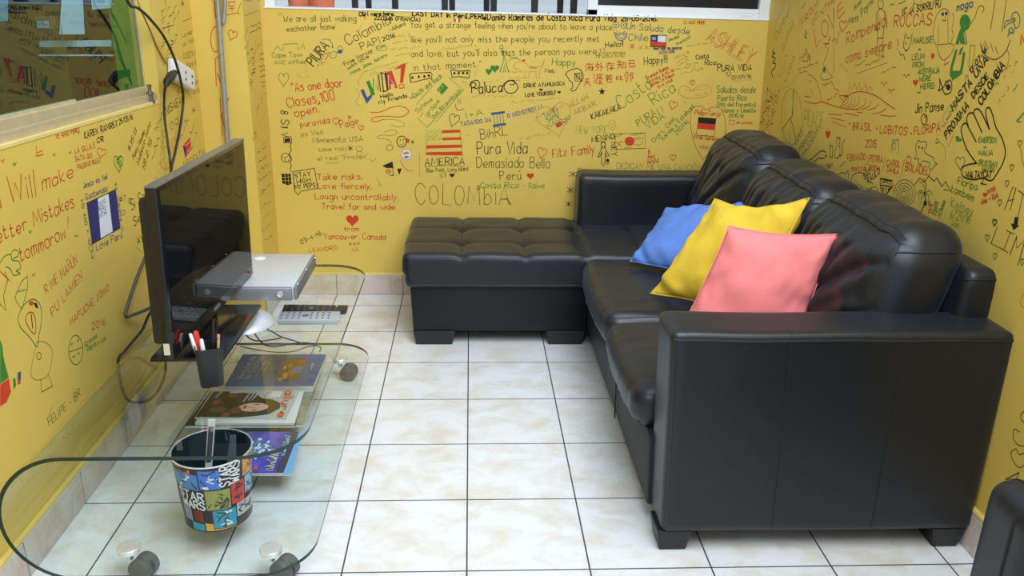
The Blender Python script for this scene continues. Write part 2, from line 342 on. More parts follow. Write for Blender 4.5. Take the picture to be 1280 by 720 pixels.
# ================================================================== THE SOFA
sofa = thing('corner_sofa', 'large black leather corner sofa with tufted chaise under the graffiti wall', 'sofa', (1.2, 1.1, 0))
SX0, SX1, SY0 = .845, 1.738, .065
def wr_(x, y, z, s, seed=0): return noise.noise(Vector((x * s + seed, y * s, z * s)))
# bases
bb = MB().hexa([(.848, .20, .06), (1.70, .20, .06), (1.70, 2.08, .06), (.845, 2.08, .06), (.840, .20, .29), (1.70, .20, .29), (1.70, 2.08, .29), (.838, 2.08, .29)])
bb.build('seat_base', M_leatherd, sofa, bevel=.012)
MB().hexa([(.092, 1.502, .062), (.845, 1.502, .062), (.845, 2.07, .062), (.092, 2.07, .062), (.082, 1.495, .275), (.845, 1.495, .275), (.845, 2.08, .275), (.082, 2.08, .275)]).build('chaise_base', M_leatherd, sofa, bevel=.012)
MB().tube([(.8405, .72, .065), (.834, .72, .285)], .0025, 6).build('base_seam', M_thread, sofa)
# feet
def foot(x0, x1, y0, y1, tx):
    MB().hexa([(x0 + tx, y0 + .008, 0), (x1 - tx, y0 + .008, 0), (x1 - tx, y1 - .01, 0), (x0 + tx, y1 - .01, 0), (x0, y0, .066), (x1, y0, .066), (x1, y1, .066), (x0, y1, .066)]).build('leg', M_foot, sofa, bevel=.003, smooth=False)
foot(.092, .272, 1.497, 1.60, .012); foot(.668, .838, 1.497, 1.60, .012); foot(.10, .25, 1.96, 2.06, .01)
foot(.852, .950, .070, .17, .012); foot(1.630, 1.727, .068, .20, .014); foot(1.58, 1.70, 1.95, 2.06, .01)
# armrests
def arm(y0, y1, x0, x1, z1, r, taper=0):
    c = ((x0 + x1) / 2, (y0 + y1) / 2, (.062 + z1) / 2); h = ((x1 - x0) / 2, (y1 - y0) / 2, (z1 - .062) / 2)
    def df(q, u, v, w):
        q = q.copy(); q.z += .004 * wr_(q.x, q.y, q.z, 5, 3) * (1 if w > .8 else .0); q.x += taper * (q.z / h[2] - 1) * .5 * (1 if u < 0 else 0); q.y += .003 * wr_(q.x, q.y, q.z, 4, 9); return q
    P = softmap(c, h, r, df); a = softbox('armrest', P, (26, 12, 22), M_leather, sofa); return P, a
PA, near_arm = arm(.065, .232, .842, 1.738, .657, .018, -.02)
PF, far_arm = arm(1.935, 2.095, .838, 1.68, .662, .030)
def on(P, pts): return [P(*p) for p in pts]
def line(a, b, n): return [tuple(a[i] + (b[i] - a[i]) * k / n for i in range(3)) for k in range(n + 1)]
MB().tube(on(PA, line((-.985, -1.001, .935), (.985, -1.001, .935), 40)), .0032, 8).tube(on(PA, line((-.972, -1.001, -1), (-.972, -1.001, .93), 20)), .0028, 8).build('piping', M_leather, near_arm)
sm = MB()
for u in (-.312, .353): sm.tube(on(PA, line((u, -1.0, -.97), (u, -1.0, .93), 20)), .0016, 6).tube(on(PA, line((u, -1, .94), (u, -.6, 1), 8) ), .0014, 6)
sm.build('seam', M_thread, near_arm)
MB().tube(on(PF, line((-.985, -1.0, .93), (.9, -1.0, .93), 30)), .003, 8).build('piping', M_leather, far_arm)
# chaise cushion, tufted
CXs = (.300, .570, .822, 1.085); CYs = (1.640, 1.865)
def chd(q, u, v, w):
    q = q.copy(); x = q.x + .735; y = q.y + 1.785
    if q.z > .03:
        d = 0
        for cx in CXs: d += .012 * math.exp(-((x - cx) / .016) ** 2)
        for cy_ in CYs: d += .005 * math.exp(-((y - cy_) / .014) ** 2)
        for cx in CXs:
            for cy_ in CYs: d += .014 * math.exp(-(((x - cx) / .04) ** 2 + ((y - cy_) / .035) ** 2))
        q.z -= d; q.z += .003 * wr_(x, y, 0, 9) + .006 * math.cos(max(-1, min(1, (y - 1.785) / .315)) * 1.4)
    else:
        if u < -.7: q.x += .012 * (1 if q.z < -.02 else 0)
    q.x += .006 * wr_(y, q.z, 0, 6, 2) * (1 if u < -.9 else 0)
    return q
PC = softmap((.735, 1.785, .343), (.685, .315, .078), .034, chd)
chc = softbox('chaise_cushion', PC, (96, 52, 10), M_leather, sofa)
sb = MB()
for cx in CXs[:3]: sb.tube([PC((cx - .735) / .685, v / 20, 1.0) + Vector((0, 0, .0)) for v in range(-19, 20)], .0016, 6)
sb.build('seam', M_thread, chc)
MB().tube(on(PC, line((-.97, -1.0, -.72), (.16, -1.0, -.72), 40)), .0035, 8).tube(on(PC, line((-.96, -1.0, .86), (.14, -1.0, .86), 40)), .002, 8).build('piping', M_leather, chc)
# two seat cushions
def seat(y0, y1, z0, z1, seed):
    cx, cy_, cz = 1.14, (y0 + y1) / 2, (z0 + z1) / 2; h = (.335, (y1 - y0) / 2, (z1 - z0) / 2)
    def df(q, u, v, w):
        q = q.copy(); x = q.x / h[0]; y = q.y / h[1]
        if w > 0: q.z += .016 * (1 - y * y) * (1 - min(1, abs(x)) ** 4) + .0045 * wr_(q.x * .9, q.y * 4.5, 0, 9, seed) * (1.0 if x < .2 else .4)
        if u < 0: q.x -= .018 * (1 - y * y) * (1 if x < -.5 else 0) + .004 * wr_(q.y * 4, q.z * 1, 0, 8, seed)
        return q
    P = softmap((cx, cy_, cz), h, .048, df); o = softbox('seat_cushion', P, (30, 40, 12), M_leather, sofa)
    pts = []
    for a in line((.6, .96, .97), (-.9, .96, .95), 12) + line((-.965, .93, .93), (-.965, -.93, .93), 30) + line((-.9, -.96, .95), (.6, -.96, .97), 12): pts.append(P(*a))
    MB().tube(pts, .003, 8).build('piping', M_leather, o)
    MB().tube(on(P, line((-.97, -.95, -.8), (-.97, .95, -.8), 30)), .003, 8).build('piping', M_leather, o)
    return P
seat(.798, 1.452, .285, .412, 1.3)
seat(.238, .802, .283, .402, 7.7)
# back frame and back cushions
def bfd(q, u, v, w):
    q = q.copy(); q.x += .03 * (q.z / .37); return q
PB = softmap((1.672, 1.08, .42), (.052, .90, .365), .03, bfd)
bf = softbox('back_frame', PB, (8, 40, 20), M_leather, sofa)
MB().tube(on(PB, line((-1, -.985, .93), (1, -.985, .93), 8)), .0025, 8).build('seam', M_thread, bf)
def back(y0, y1, ztop, seed, x_shift=0):
    h = (.118, (y1 - y0) / 2 + .006, (ztop - .405) / 2); c = (1.515 + x_shift, (y0 + y1) / 2, (ztop + .405) / 2)
    fr_ = random.Random(int(seed * 100)); folds = [(-.84, .62, .25, -.72, .022, .075), (-.15 + fr_.uniform(-.1, .1), .74, .30, -.35, .014, .05), (.45, .72, .62, -.5, .012, .05), (-.9, .05, -.3, -.8, .016, .06), (-.5, .74, -.25, .1, .010, .045), (.15, .75, .4, .15, .009, .04)]
    def df(q, u, v, w):
        q = q.copy(); z = q.z / h[2]; y = q.y / h[1]
        q.x += .062 * z                                               # leans back
        ins = max(0, 1 - (abs(y)) ** 3)
        if u < 0:
            q.x -= .040 * (1 - min(1, abs(y)) ** 2.5) * (1 - min(1, abs(z + .12)) ** 2) + .0
            amp = max(.12, min(1, (.62 - z) * 1.6)) * max(0, 1 - abs(y) ** 6)
            fan = y * 5.2 + (z - .9) * y * 2.6 + seed
            q.x += amp * (.012 * wr_(fan, z * .9, seed, 1.15) + .006 * wr_(fan * 2.1, z * 1.2, seed + 4, 1.0))
            for y0_, z0_, y1_, z1_, dp, wd in folds:
                ex, ez = y1_ - y0_, z1_ - z0_; L2 = ex * ex + ez * ez; tt = max(0, min(1, ((y - y0_) * ex + (z - z0_) * ez) / L2))
                bow = .10 * math.sin(tt * 3.14); dd = abs((y - y0_ - ex * tt - bow) * 1.15) + abs(z - z0_ - ez * tt) * .6
                q.x += dp * math.exp(-(dd / wd) ** 2) * (.35 + .65 * math.sin(min(1, tt * 1.05) * 3.0))
                q.x -= dp * .55 * math.exp(-((dd - wd * 2.4) / (wd * 1.6)) ** 2) * math.sin(tt * 3.14)
            q.x += .0032 * math.sin(y * 31 + 2.2 * wr_(y * 3, z, seed, 1) * 3) * math.exp(-((z - .74) / .15) ** 2) * ins
            q.x += .008 * math.exp(-((z - .86) / .03) ** 2) * ins; q.z -= .007 * math.exp(-((z - .86) / .03) ** 2) * ins
            q.x -= .012 * math.exp(-((z - .62) / .16) ** 2) * ins
        if w > 0: q.z -= .030 * abs(y) ** 7 * max(0, z); q.z += .008 * wr_(q.y * 9, q.x * 3, seed, 1.6) * ins
        q.y *= 1 - .05 * max(0, z) ** 2 - .02 * max(0, -z) ** 2
        if abs(v) > .9: q.x += .006 * wr_(q.x * 8, q.z * 8, seed, 1)
        return q
    P = softmap(c, h, .095, df); o = softbox('back_cushion', P, (26, 96, 80), M_leather, sofa)
    S = [(-.93, -.955, .58), (-.90, -.945, .78)] + line((-.85, -.90, .90), (-.85, .90, .90), 40) + [(-.90, .945, .78), (-.93, .955, .58)]
    pts = [P(*p) for p in S]; sd = MB(); sd.tube(pts, .0030, 8).tube([P(a[0] + .12, a[1] * .99, a[2] + .05) for a in S[2:-2]], .0013, 6)
    for s in (-1, 1): sd.tube(on(P, line((-.90, s * .945, .80), (.6, s * .985, .84), 14)), .003, 6)
    sd.build('seam', M_thread, o)
back(1.345, 1.935, .898, 1.9, -.01)
back(.785, 1.365, .874, 5.2)
back(.205, .795, .886, 9.6, .005)

# ------------------------------------------------------------------ cushions lying on the sofa
def pillow(label, tl, tr, br, bl, th, m, seed):
    tl, tr, br, bl = map(Vector, (tl, tr, br, bl)); nrm = (tr - tl).cross(tl - bl).normalized()
    N = 40; mb = MB()
    def pt(i, j, side):
        s = i / N; t = j / N; u = 2 * s - 1; v = 2 * t - 1
        p = (tl * (1 - s) + tr * s) * (1 - t) + (bl * (1 - s) + br * s) * t; ctr = (tl + tr + br + bl) / 4
        e = .13 if seed == 5. else .045; p = p + (ctr - p) * (e * (1 - u * u) * abs(v) ** 4 * (1.5 if v < 0 else .8) + e * (1 - v * v) * abs(u) ** 4)
        f = max(0, (1 - u * u)) ** .55 * max(0, (1 - v * v)) ** .55
        ed = max(abs(u), abs(v)); w = noise.noise(Vector((u * 2.2 + seed, v * 2.2, side))) * .016 + noise.noise(Vector((u * 6 + seed, v * 4, side * 2))) * .012 * (ed ** 2)
        pk = .018 * math.sin((u - v) * 11 + seed + 2 * noise.noise(Vector((u * 2, v * 2, seed)))) * math.exp(-((1 - abs(u)) ** 2 + (1 - abs(v)) ** 2) * 7)
        return p + nrm * (side * (th * f) + (w + pk) * min(1, f * 3 + .15))
    ids = {}
    for side in (1, -1):
        for i in range(N + 1):
            for j in range(N + 1):
                if i in (0, N) or j in (0, N): k = (i, j, 0)
                else: k = (i, j, side)
                if k not in ids: ids[k] = len(mb.v); mb.v.append(tuple(pt(i, j, side if k[2] else 1)))
    for side in (1, -1):
        for i in range(N):
            for j in range(N): mb.f.append(tuple(ids.get((a, b, side), ids.get((a, b, 0))) for a, b in ((i, j), (i + 1, j), (i + 1, j + 1), (i, j + 1))))
    mb.m = [0] * len(mb.f)
    o = mb.build('throw_pillow', m, None, angle=100); tag(o, label, 'pillow', 'throw pillows on the sofa')
    edge = [pt(i, 0, 1) for i in range(N)] + [pt(N, j, 1) for j in range(N)] + [pt(i, N, 1) for i in range(N, 0, -1)] + [pt(0, j, 1) for j in range(N, 0, -1)]
    MB().tube(edge, .0025, 6, closed=True).build('seam', m, o); return o
pillow('blue cotton throw pillow lying rearmost, half hidden behind the yellow one', (1.150, 1.50, .618), (1.43, 1.27, .705), (1.22, 1.09, .455), (.975, 1.318, .445), .06, M_bluef, 2.)
pillow('yellow cotton throw pillow between the blue and pink ones', (1.212, 1.05, .769), (1.412, .70, .856), (1.27, .62, .45), (.992, .975, .432), .075, M_yelf, 5.)
pillow('pink cotton throw pillow leaning in front of the yellow one behind the armrest', (1.13, .60, .79), (1.42, .48, .80), (1.30, .40, .435), (.973, .532, .435), .075, M_pink, 8.)

# ------------------------------------------------------------------ armchair at the lower right
ac = thing('armchair', 'black leather armchair corner entering the frame at the lower right', 'armchair', (1.45, -.9, 0))
def acd(q, u, v, w): q = q.copy(); q.x += -.025 * (q.z / .3) * 0; return q
PK = softmap((1.472, -.69, .365), (.235, .075, .318), .04)
ab = softbox('backrest', PK, (22, 14, 26), M_leather, ac)
loop = on(PK, line((-.93, -.62, -1), (-.93, -.62, .8), 20)) ; sdl = MB()
sdl.tube(on(PK, line((-1, -.3, -.9), (-1, -.3, .9), 16) + line((-.97, -.3, 1), (-.9, -.3, 1), 3)), .003, 8)
sdl.tube(on(PK, line((-.80, -1, .1), (-.80, -1, .9), 12) + line((-.80, -.96, 1), (-.80, .9, 1), 12)), .0025, 8)
sdl.build('seam', M_thread, ab)
softbox('seat', softmap((1.485, -.98, .24), (.22, .24, .12), .05), (14, 14, 8), M_leather, ac)
for x in (1.30, 1.67):
    softbox('armrest', softmap((x, -1.0, .32), (.045, .24, .2), .03), (8, 14, 10), M_leather, ac)
    for y in (-.68, -1.2): MB().hexa([(x - .03, y - .03, 0), (x + .03, y - .03, 0), (x + .03, y + .03, 0), (x - .03, y + .03, 0), (x - .04, y - .04, .13), (x + .04, y - .04, .13), (x + .04, y + .04, .13), (x - .04, y + .04, .13)]).build('leg', M_foot, ac, smooth=False)

# ================================================================== GLASS TABLE AND WHAT IS ON IT
H1, H2, TH = .415, .075, .010
gt = thing('glass_table', 'low table of one bent glass sheet on grey casters against the left wall', 'table', (-.42, .62, 0))
XR, XC, RB = -.066, -.612, (H1 - H2 + TH) / 2
def prof(s):      # middle line of the sheet: distance along -> (x, z, normal)
    L1 = XR - XC; arc = math.pi * (RB - TH / 2)
    zt = H1 - TH / 2; zb = H2 - TH / 2; zc = (zt + zb) / 2; r = (zt - zb) / 2; arc = math.pi * r
    if s < L1: return XR - s, zt, (0, 1)
    if s < L1 + arc: a = math.pi / 2 + (s - L1) / r; return XC + r * math.cos(a), zc + r * math.sin(a), (math.cos(a), math.sin(a))
    return XC + (s - L1 - arc), zb, (0, -1)
Ltot = 2 * (XR - XC) + math.pi * ((H1 - H2) / 2); YF, YE, RC = -.100, 1.352, .15
ss = [RC * (1 - math.cos(k / 14 * math.pi / 2)) for k in range(15)]
ss = ss + [.2 + k * (XR - XC - .2) / 6 for k in range(7)] + [XR - XC + math.pi * (H1 - H2) / 2 * k / 28 for k in range(1, 29)] + [XR - XC + math.pi * (H1 - H2) / 2 + (XR - XC - .2) * k / 6 for k in range(1, 7)] + [Ltot - x for x in reversed(ss)]
gm = MB()
for s in ss:
    d = min(s, Ltot - s); inset = RC - math.sqrt(max(0, RC * RC - (RC - d) ** 2)) if d < RC else 0
    x, z, n = prof(min(s, Ltot - 1e-9))
    for y, e in ((YF + inset, 1), (YE - inset, 1)):
        for sg in (1, -1): gm.v.append((x + n[0] * sg * TH / 2, y, z + n[1] * sg * TH / 2))
for i in range(len(ss) - 1):
    a, b = i * 4, i * 4 + 4
    gm.f += [(a, a + 2, b + 2, b), (a + 1, b + 1, b + 3, a + 3)]; gm.m += [0, 0]
    gm.f += [(a, b, b + 1, a + 1), (a + 2, a + 3, b + 3, b + 2)]; gm.m += [1, 1]
e = (len(ss) - 1) * 4; gm.f += [(0, 1, 3, 2), (e, e + 2, e + 3, e + 1)]; gm.m += [1, 1]
gs = gm.build('glass_sheet', [M_glass, M_gedge], gt, angle=35)
for x, y, rz in ((-.176, -.012, -20), (-.541, .002, 15), (-.172, 1.170, 30), (-.541, 1.170, -40)):
    c = MB().lathe([(.008, .052), (.008, .068)], 0, 0, 12).build('caster', M_chrome, gt)
    cp_ = MB().lathe([(.024, H2 + .0005), (.028, H2 + .002), (.029, H2 + .014), (.027, H2 + .0165), (.001, H2 + .017)], 0, 0, 36).build('cap', M_chrome, c)
    wm = MB()
    for dx in (-.0145, .0145):
        w = MB().lathe([(.001, -.012), (.020, -.013), (.030, -.010), (.0315, 0), (.030, .010), (.020, .013), (.001, .012)], 0, 0, 28)
        wm.add([(v[2] + dx, v[0] - .004, v[1] + .0315) for v in w.v], w.f)
    wm.add([(v[2], v[0] - .004, v[1] + .042) for v in MB().lathe([(.022, -.008), (.022, .008)], 0, 0, 20).v], MB().lathe([(.022, -.008), (.022, .008)], 0, 0, 20).f)
    wh = wm.build('wheel', M_wheel, c)
    wh.rotation_euler = (0, 0, math.radians(70 + rz * .3)); wh.location = (.030, -.004, 0); c.location = Vector((x, y, 0)) - Vector((0, 0, 0)); c.matrix_parent_inverse = Matrix.Translation(-gt.location)

# --- television
tv = thing('television', 'black flat screen television on a black plate stand on the glass table', 'television', (-.45, .53, .474))
pn, pf = Vector((-.439, .196, .527)), Vector((-.405, .900, .521)); ax = (pf - pn).normalized(); ax.z = 0; ax.normalize(); nm = Vector((ax.y, -ax.x, 0)); upv = (Vector((0, 0, 1)) + nm * .02).normalized()
TWd, THt = .706, .462
def tvp(s, t, d): return pn + ax * (s * TWd) + upv * (t * THt) + nm * d
def tvbox(s0, s1, t0, t1, d0, d1): return [tvp(s0, t0, d0), tvp(s1, t0, d0), tvp(s1, t0, d1), tvp(s0, t0, d1), tvp(s0, t1, d0), tvp(s1, t1, d0), tvp(s1, t1, d1), tvp(s0, t1, d1)]
MB().hexa(tvbox(0, 1, 0, 1, -.030, 0)).build('housing', M_gloss, tv, bevel=.003)
MB().hexa(tvbox(.04, .96, .06, .92, -.065, -.029)).build('back_cover', M_matte, tv, bevel=.012)
MB().hexa(tvbox(.022, .978, .075, .972, -.001, .0015)).build('screen', M_screen, tv, smooth=False)
MB().hexa(tvbox(0, 1, .994, 1.004, -.030, .001)).build('trim', M_bevel, tv, bevel=.0008, smooth=False)
MB().hexa(tvbox(.45, .52, .03, .05, 0, .0012)).build('badge', mat('silver_badge', (.5, .5, .5), .3, metal=.8), tv, smooth=False)
MB().hexa(tvbox(.955, .966, .028, .040, 0, .0015)).build('standby_lamp', mat('red_lamp', (.7, .05, .04), .3), tv, smooth=False)
st = atZ(228, 450, .415)
MB().hexa(tvbox(-.001, 0, .03, .10, -.024, -.008)).build('sticker', mat('cream_sticker', (.62, .58, .42), .6), tv, smooth=False)
ZP = .474
pq = [atZ(*c_, ZP + .012) for c_ in ((187, 448), (280, 447), (327, 380), (287, 379))]; pq[3] = pq[2] + (pq[0] - pq[1])
MB().hexa([Vector((v.x, v.y, ZP)) for v in pq] + pq).build('stand_plate', M_gloss, tv, bevel=.003)
MB().hexa(tvbox(.38, .60, -.092, .10, -.055, -.03)).build('stand_neck', M_gloss, tv, bevel=.004)

# --- disc player on a domed pedestal
pedx, pedy = -.408, .716
pd = thing('pedestal', 'silver domed pedestal with a small clear shelf carrying the television and player', 'stand', (pedx, pedy, H1))
MB().lathe([(.001, H1), (.104, H1), (.106, H1 + .006), (.103, H1 + .012), (.093, H1 + .022), (.076, H1 + .030), (.055, H1 + .035), (.036, H1 + .037), (.001, H1 + .0375)], pedx, pedy, 48, cap=False).build('dome', M_silver, pd)
MB().lathe([(.038, H1 + .035), (.038, .4635)], pedx, pedy, 32).build('column', mat('pearl_plastic', (.66, .66, .64), .25), pd)
MB().box(-.555, .345, .464, -.355, 1.135, .4735).build('shelf', M_clear, pd, bevel=.002, smooth=False)
dv = thing('disc_player', 'flat silver disc player raised behind the television', 'player', (-.44, .96, .474))
dx0, dx1, dy0, dy1, dz0, dz1 = -.655, -.237, .782, 1.152, .4742, .521
MB().box(dx0, dy0 + .012, dz0 + .004, dx1 - .010, dy1, dz1).build('body', M_silver, dv, bevel=.003)
MB().hexa([(dx0 - .004, dy0, dz0), (dx1 - .016, dy0, dz0), (dx1 - .016, dy0 + .012, dz0), (dx0 - .004, dy0 + .012, dz0), (dx0 - .004, dy0, dz1 - .004), (dx1 - .016, dy0, dz1 - .004), (dx1 - .016, dy0 + .012, dz1 - .001), (dx0 - .004, dy0 + .012, dz1 - .001)]).build('front_panel', mat('grey_panel', (.26, .265, .275), .35, metal=.4), dv, bevel=.002)
MB().box(dx1 - .010, dy0 + .006, dz0 - .0, dx1, dy1, dz1 - .002).build('side_rail', mat('grey_panel', (.26, .265, .275), .35), dv, bevel=.003)
jk = atY(350, 368, dy0); kb = MB().lathe([(.010, 0), (.010, .004), (.006, .004), (.006, .001), (.001, .001)], 0, 0, 24); MB().add([(v[0] + jk.x, dy0 - v[2], v[1] + jk.z) for v in kb.v], kb.f).build('knob', M_chrome, dv)
lbl = atZ(325, 323, dz1); MB().lathe([(.020, dz1), (.020, dz1 + .0006)], lbl.x, lbl.y, 24).build('label', M_paper, dv)
for p in ((372, 355), (383, 337), (394, 322)): q = atZ(*p, dz1); MB().lathe([(.004, dz1), (.003, dz1 + .0015)], q.x, q.y, 10).build('screw', M_chrome, dv)

# --- remotes
def remote(label, quad, z, h, m, mbn):
    q = [atZ(*p, z + h) for p in quad]; c = sum(q, Vector()) / 4
    t = thing('remote_control', label, 'remote', (c.x, c.y, z), 'remote controls on the glass table')
    cc = Vector((c.x, c.y, 0)); vs = [Vector((v.x, v.y, z)) + (cc - Vector((v.x, v.y, 0))) * .06 for v in q] + [Vector((v.x, v.y, z + h)) for v in q]
    vs = vs[3::-1] + vs[7:3:-1]
    MB().hexa(vs).build('body', m, t, bevel=.004)
    bm = MB(); n = 0
    for i in range(9):
        for j in range(3):
            s = .06 + i * .095; u = .22 + j * .28
            if i in (4,) and j != 1: continue
            p = (q[0] * (1 - s) + q[1] * s) * (1 - u) + (q[3] * (1 - s) + q[2] * s) * u
            bm.lathe([(.0042 if i != 4 else .011, z + h - .0005), (.0036 if i != 4 else .010, z + h + .0018)], p.x, p.y, 12, (1 if (i == 0 and j == 0) or (i == 8 and j == 0) else 0))
    bm.build('buttons', mbn, t)
remote('black remote control lying farther from the viewer than the silver one', [(355, 380), (436, 381), (434, 389), (351, 390)], H1, .014, M_matte, [mat('dark_buttons', (.09, .09, .11), .4), mat('lime_buttons', (.45, .55, .08), .4)])
remote('silver grey remote control lying nearest the glass edge', [(350, 389), (426, 388.5), (424.5, 400), (345, 400.5)], H1, .018, mat('silver_remote', (.42, .43, .45), .4, metal=.3), [mat('dark_keys', (.12, .12, .14), .4), mat('blue_keys', (.1, .15, .4), .4)])
# --- thin cords on the glass top
def pxs(pts, z, r, name, m, label):
    tag(MB().tube(spline([Vector(atZ(x, y, z)) for x, y in pts]), r, 8).build(name, m), label, 'cord')
k = 1 / 5.333
pxs([(300 + u * k, 310 + v * k) for u, v in ((70, 480), (85, 540), (115, 595), (165, 645), (240, 655), (340, 640), (420, 632), (500, 640))], H1 + .003, .0022, 'cord', M_cable, 'thin black cord looping on the glass beside the silver dome, nearer loop')
pxs([(300 + u * k, 310 + v * k) for u, v in ((95, 510), (200, 550), (270, 590), (350, 615), (430, 640), (480, 642), (515, 643))], H1 + .0035, .0022, 'cord', M_cableg, 'thin brown grey cord running straight across the glass from the silver dome')
pxs([(300 + u * k, 310 + v * k) for u, v in ((20, 545), (45, 585), (85, 612), (140, 620), (210, 612), (275, 600))], H1 + .003, .0022, 'cord', M_cable, 'short thin black cord curling out from under the television plate')
pxs([(300 + u * k, 310 + v * k) for u, v in ((0, 655), (120, 680), (250, 695), (350, 690), (430, 665), (500, 650), (540, 665), (530, 690))], H2 + .004, .0022, 'cord', M_cableg, 'thin pale cord lying on the lower glass behind the blue book')
# --- cables hanging behind the television
pc = [atX(186, 312, XL + .03), atX(176, 335, XL + .025), atX(165, 365, XL + .02), atX(157, 394, XL + .016), atX(168, 393, XL + .02), atX(190, 384, XL + .05)]
tag(MB().tube(spline(pc), .006, 8).build('power_cable', M_cableg), 'grey flat cable bending back behind the television near the wall', 'cable')
pc = [atX(192, 384, XL + .05), atX(184, 398, XL + .03), atX(178, 412, XL + .02), atX(165, 428, XL + .016), atX(155, 440, XL + .014), atX(148, 450, XL + .014), atX(150, 475, XL + .016), atX(158, 498, XL + .018), atX(172, 503, XL + .02), atX(188, 499, XL + .024), atX(201, 482, XL + .04), atX(207, 462, XL + .06), atX(205, 440, XL + .09)]
tag(MB().tube(spline(pc), .005, 8).build('power_cable', M_cable), 'dark cable hanging down the wall behind the left end of the glass', 'cable')

# --- pen cup with pens
px_, py_ = -.378, .288
pcup = thing('pen_cup', 'black square pen cup standing on the glass in front of the television', 'cup', (px_, py_, H1))
cm = MB(); N = 40
def rsq(r, z, tw=.35):
    o = []
    for k in range(N):
        a = 2 * math.pi * k / N; c_, s_ = math.cos(a), math.sin(a); rr = r / (abs(c_) ** 6 + abs(s_) ** 6) ** (1 / 6)
        o.append((px_ + rr * math.cos(a + tw), py_ + rr * math.sin(a + tw), z))
    return o
rings = [rsq(.029, H1), rsq(.031, H1 + .003), rsq(.036, H1 + .112), rsq(.036, H1 + .115), rsq(.033, H1 + .115), rsq(.028, H1 + .006)]
for r_ in rings: cm.v += r_
for i in range(len(rings) - 1):
    for j in range(N): j2 = (j + 1) % N; cm.f.append((i * N + j, i * N + j2, (i + 1) * N + j2, (i + 1) * N + j))
cm.f.append(tuple(range(N - 1, -1, -1))); cm.f.append(tuple(5 * N + j for j in range(N))); cm.m = [0] * len(cm.f)
cm.build('cup', M_matte, pcup, angle=50)
def pen(name, label, cat, foot_, tip, parts, group=None):
    a = Vector(foot_); b = Vector(tip); d = b - a
    t = thing(name, label, cat, a, group)
    for nme, s0, s1, r0, r1, m in parts:
        MB().tube([a + d * s0, a + d * (s0 + (s1 - s0) * .1), a + d * (s0 + (s1 - s0) * .92), a + d * s1], [r0, r0, r1, r1 * .7], 14).build(nme, m, t)
M_redp = mat('red_plastic', (.70, .045, .02), .3)
zt = H1 + .007
pen('pen', 'red capped pen standing in the black pen cup', 'pen', (px_ - .012, py_ + .006, zt), atY(244, 414, py_ + .004), [('barrel', 0, .7, .005, .005, M_plastw), ('cap', .62, 1, .0075, .0075, M_redp)], 'pens in the pen cup')
pen('pen', 'white capped pen in front of the red pen in the cup', 'pen', (px_ - .006, py_ - .014, zt), atY(251.5, 424, py_ - .020), [('barrel', 0, .75, .005, .005, M_plastw), ('cap', .68, 1, .0066, .0052, mat('white_cap', (.8, .8, .8), .3))], 'pens in the pen cup')
pen('pen', 'white pen leaning left behind the red pen in the cup', 'pen', (px_ - .016, py_ + .0, zt), atY(237.5, 417, py_ - .002), [('barrel', 0, .75, .0045, .0045, M_plastw), ('cap', .7, 1, .0055, .005, mat('white_cap', (.8, .8, .8), .3))], 'pens in the pen cup')
pen('marker_pen', 'thick black marker standing tallest in the pen cup', 'marker', (px_ + .006, py_ + .004, zt), atY(267, 399, py_ + .010), [('barrel', 0, .72, .0075, .0075, M_gloss), ('cap', .70, 1, .0088, .0082, M_gloss)])
pen('pencil', 'pale wooden pencil stub at the right of the pen cup', 'pencil', (px_ + .016, py_ + .006, zt), atY(273, 418, py_ + .008), [('shaft', 0, .92, .004, .004, mat('pale_wood', (.55, .38, .22), .6)), ('eraser', .92, 1, .004, .004, mat('pink_eraser', (.6, .3, .28), .8))])

# --- things on the lower glass
def quadmap(q, z): return lambda s, t: (q[0] * (1 - s) + q[1] * s) * (1 - t) + (q[3] * (1 - s) + q[2] * s) * t + Vector((0, 0, z))
def patch(q, rects, z=.0005):
    m = MB(); F = quadmap(q, z)
    for n_, (poly, k) in enumerate(rects): m.add([F(*p) + Vector((0, 0, n_ * .000008)) for p in poly], [tuple(range(len(poly)))], k)
    return m
def rect(s0, t0, s1, t1): return [(s0, t0), (s1, t0), (s1, t1), (s0, t1)]
def ell(cs, ct, rs, rt_, n=24, a0=0): return [(cs + rs * math.cos(2 * math.pi * k / n), ct + rt_ * math.sin(2 * math.pi * k / n)) for k in range(n)]
def slab(name, label, cat, quad, z0, z1, cover, group):
    q = [atZ(*p, z1) for p in quad]; c = sum(q, Vector()) / 4
    t = thing(name, label, cat, (c.x, c.y, z0), group)
    lo = [Vector((v.x, v.y, z0)) for v in q]; hi = [Vector((v.x, v.y, z1 - .001)) for v in q]
    MB().hexa([lo[3], lo[2], lo[1], lo[0], hi[3], hi[2], hi[1], hi[0]]).build('pages', mat('page_edges', (.60, .59, .55), .7, var=.1, vscale=200), t, smooth=False)
    g = .0015; ce = c
    out_ = [v + (v - ce).normalized() * g for v in q]
    MB().hexa([Vector((v.x, v.y, z1 - .001)) for v in (out_[3], out_[2], out_[1], out_[0])] + [Vector((v.x, v.y, z1)) for v in (out_[3], out_[2], out_[1], out_[0])]).build('cover', cover, t, smooth=False)
    return t, [Vector((v.x, v.y, z1)) for v in q]
G = 'magazines on the lower glass'
dk = mat('dark_cover', (.03, .03, .035), .25); nv = mat('navy_cover', (.018, .085, .30), .22); ol = mat('olive_cover', (.22, .20, .10), .3, var=.5, vscale=30); wh_ = mat('white_cover', (.66, .67, .68), .25)
blu = mat('blue_cover', (.07, .075, .42), .2, var=.5, vscale=14); lb_ = mat('light_blue_cover', (.16, .38, .62), .3)

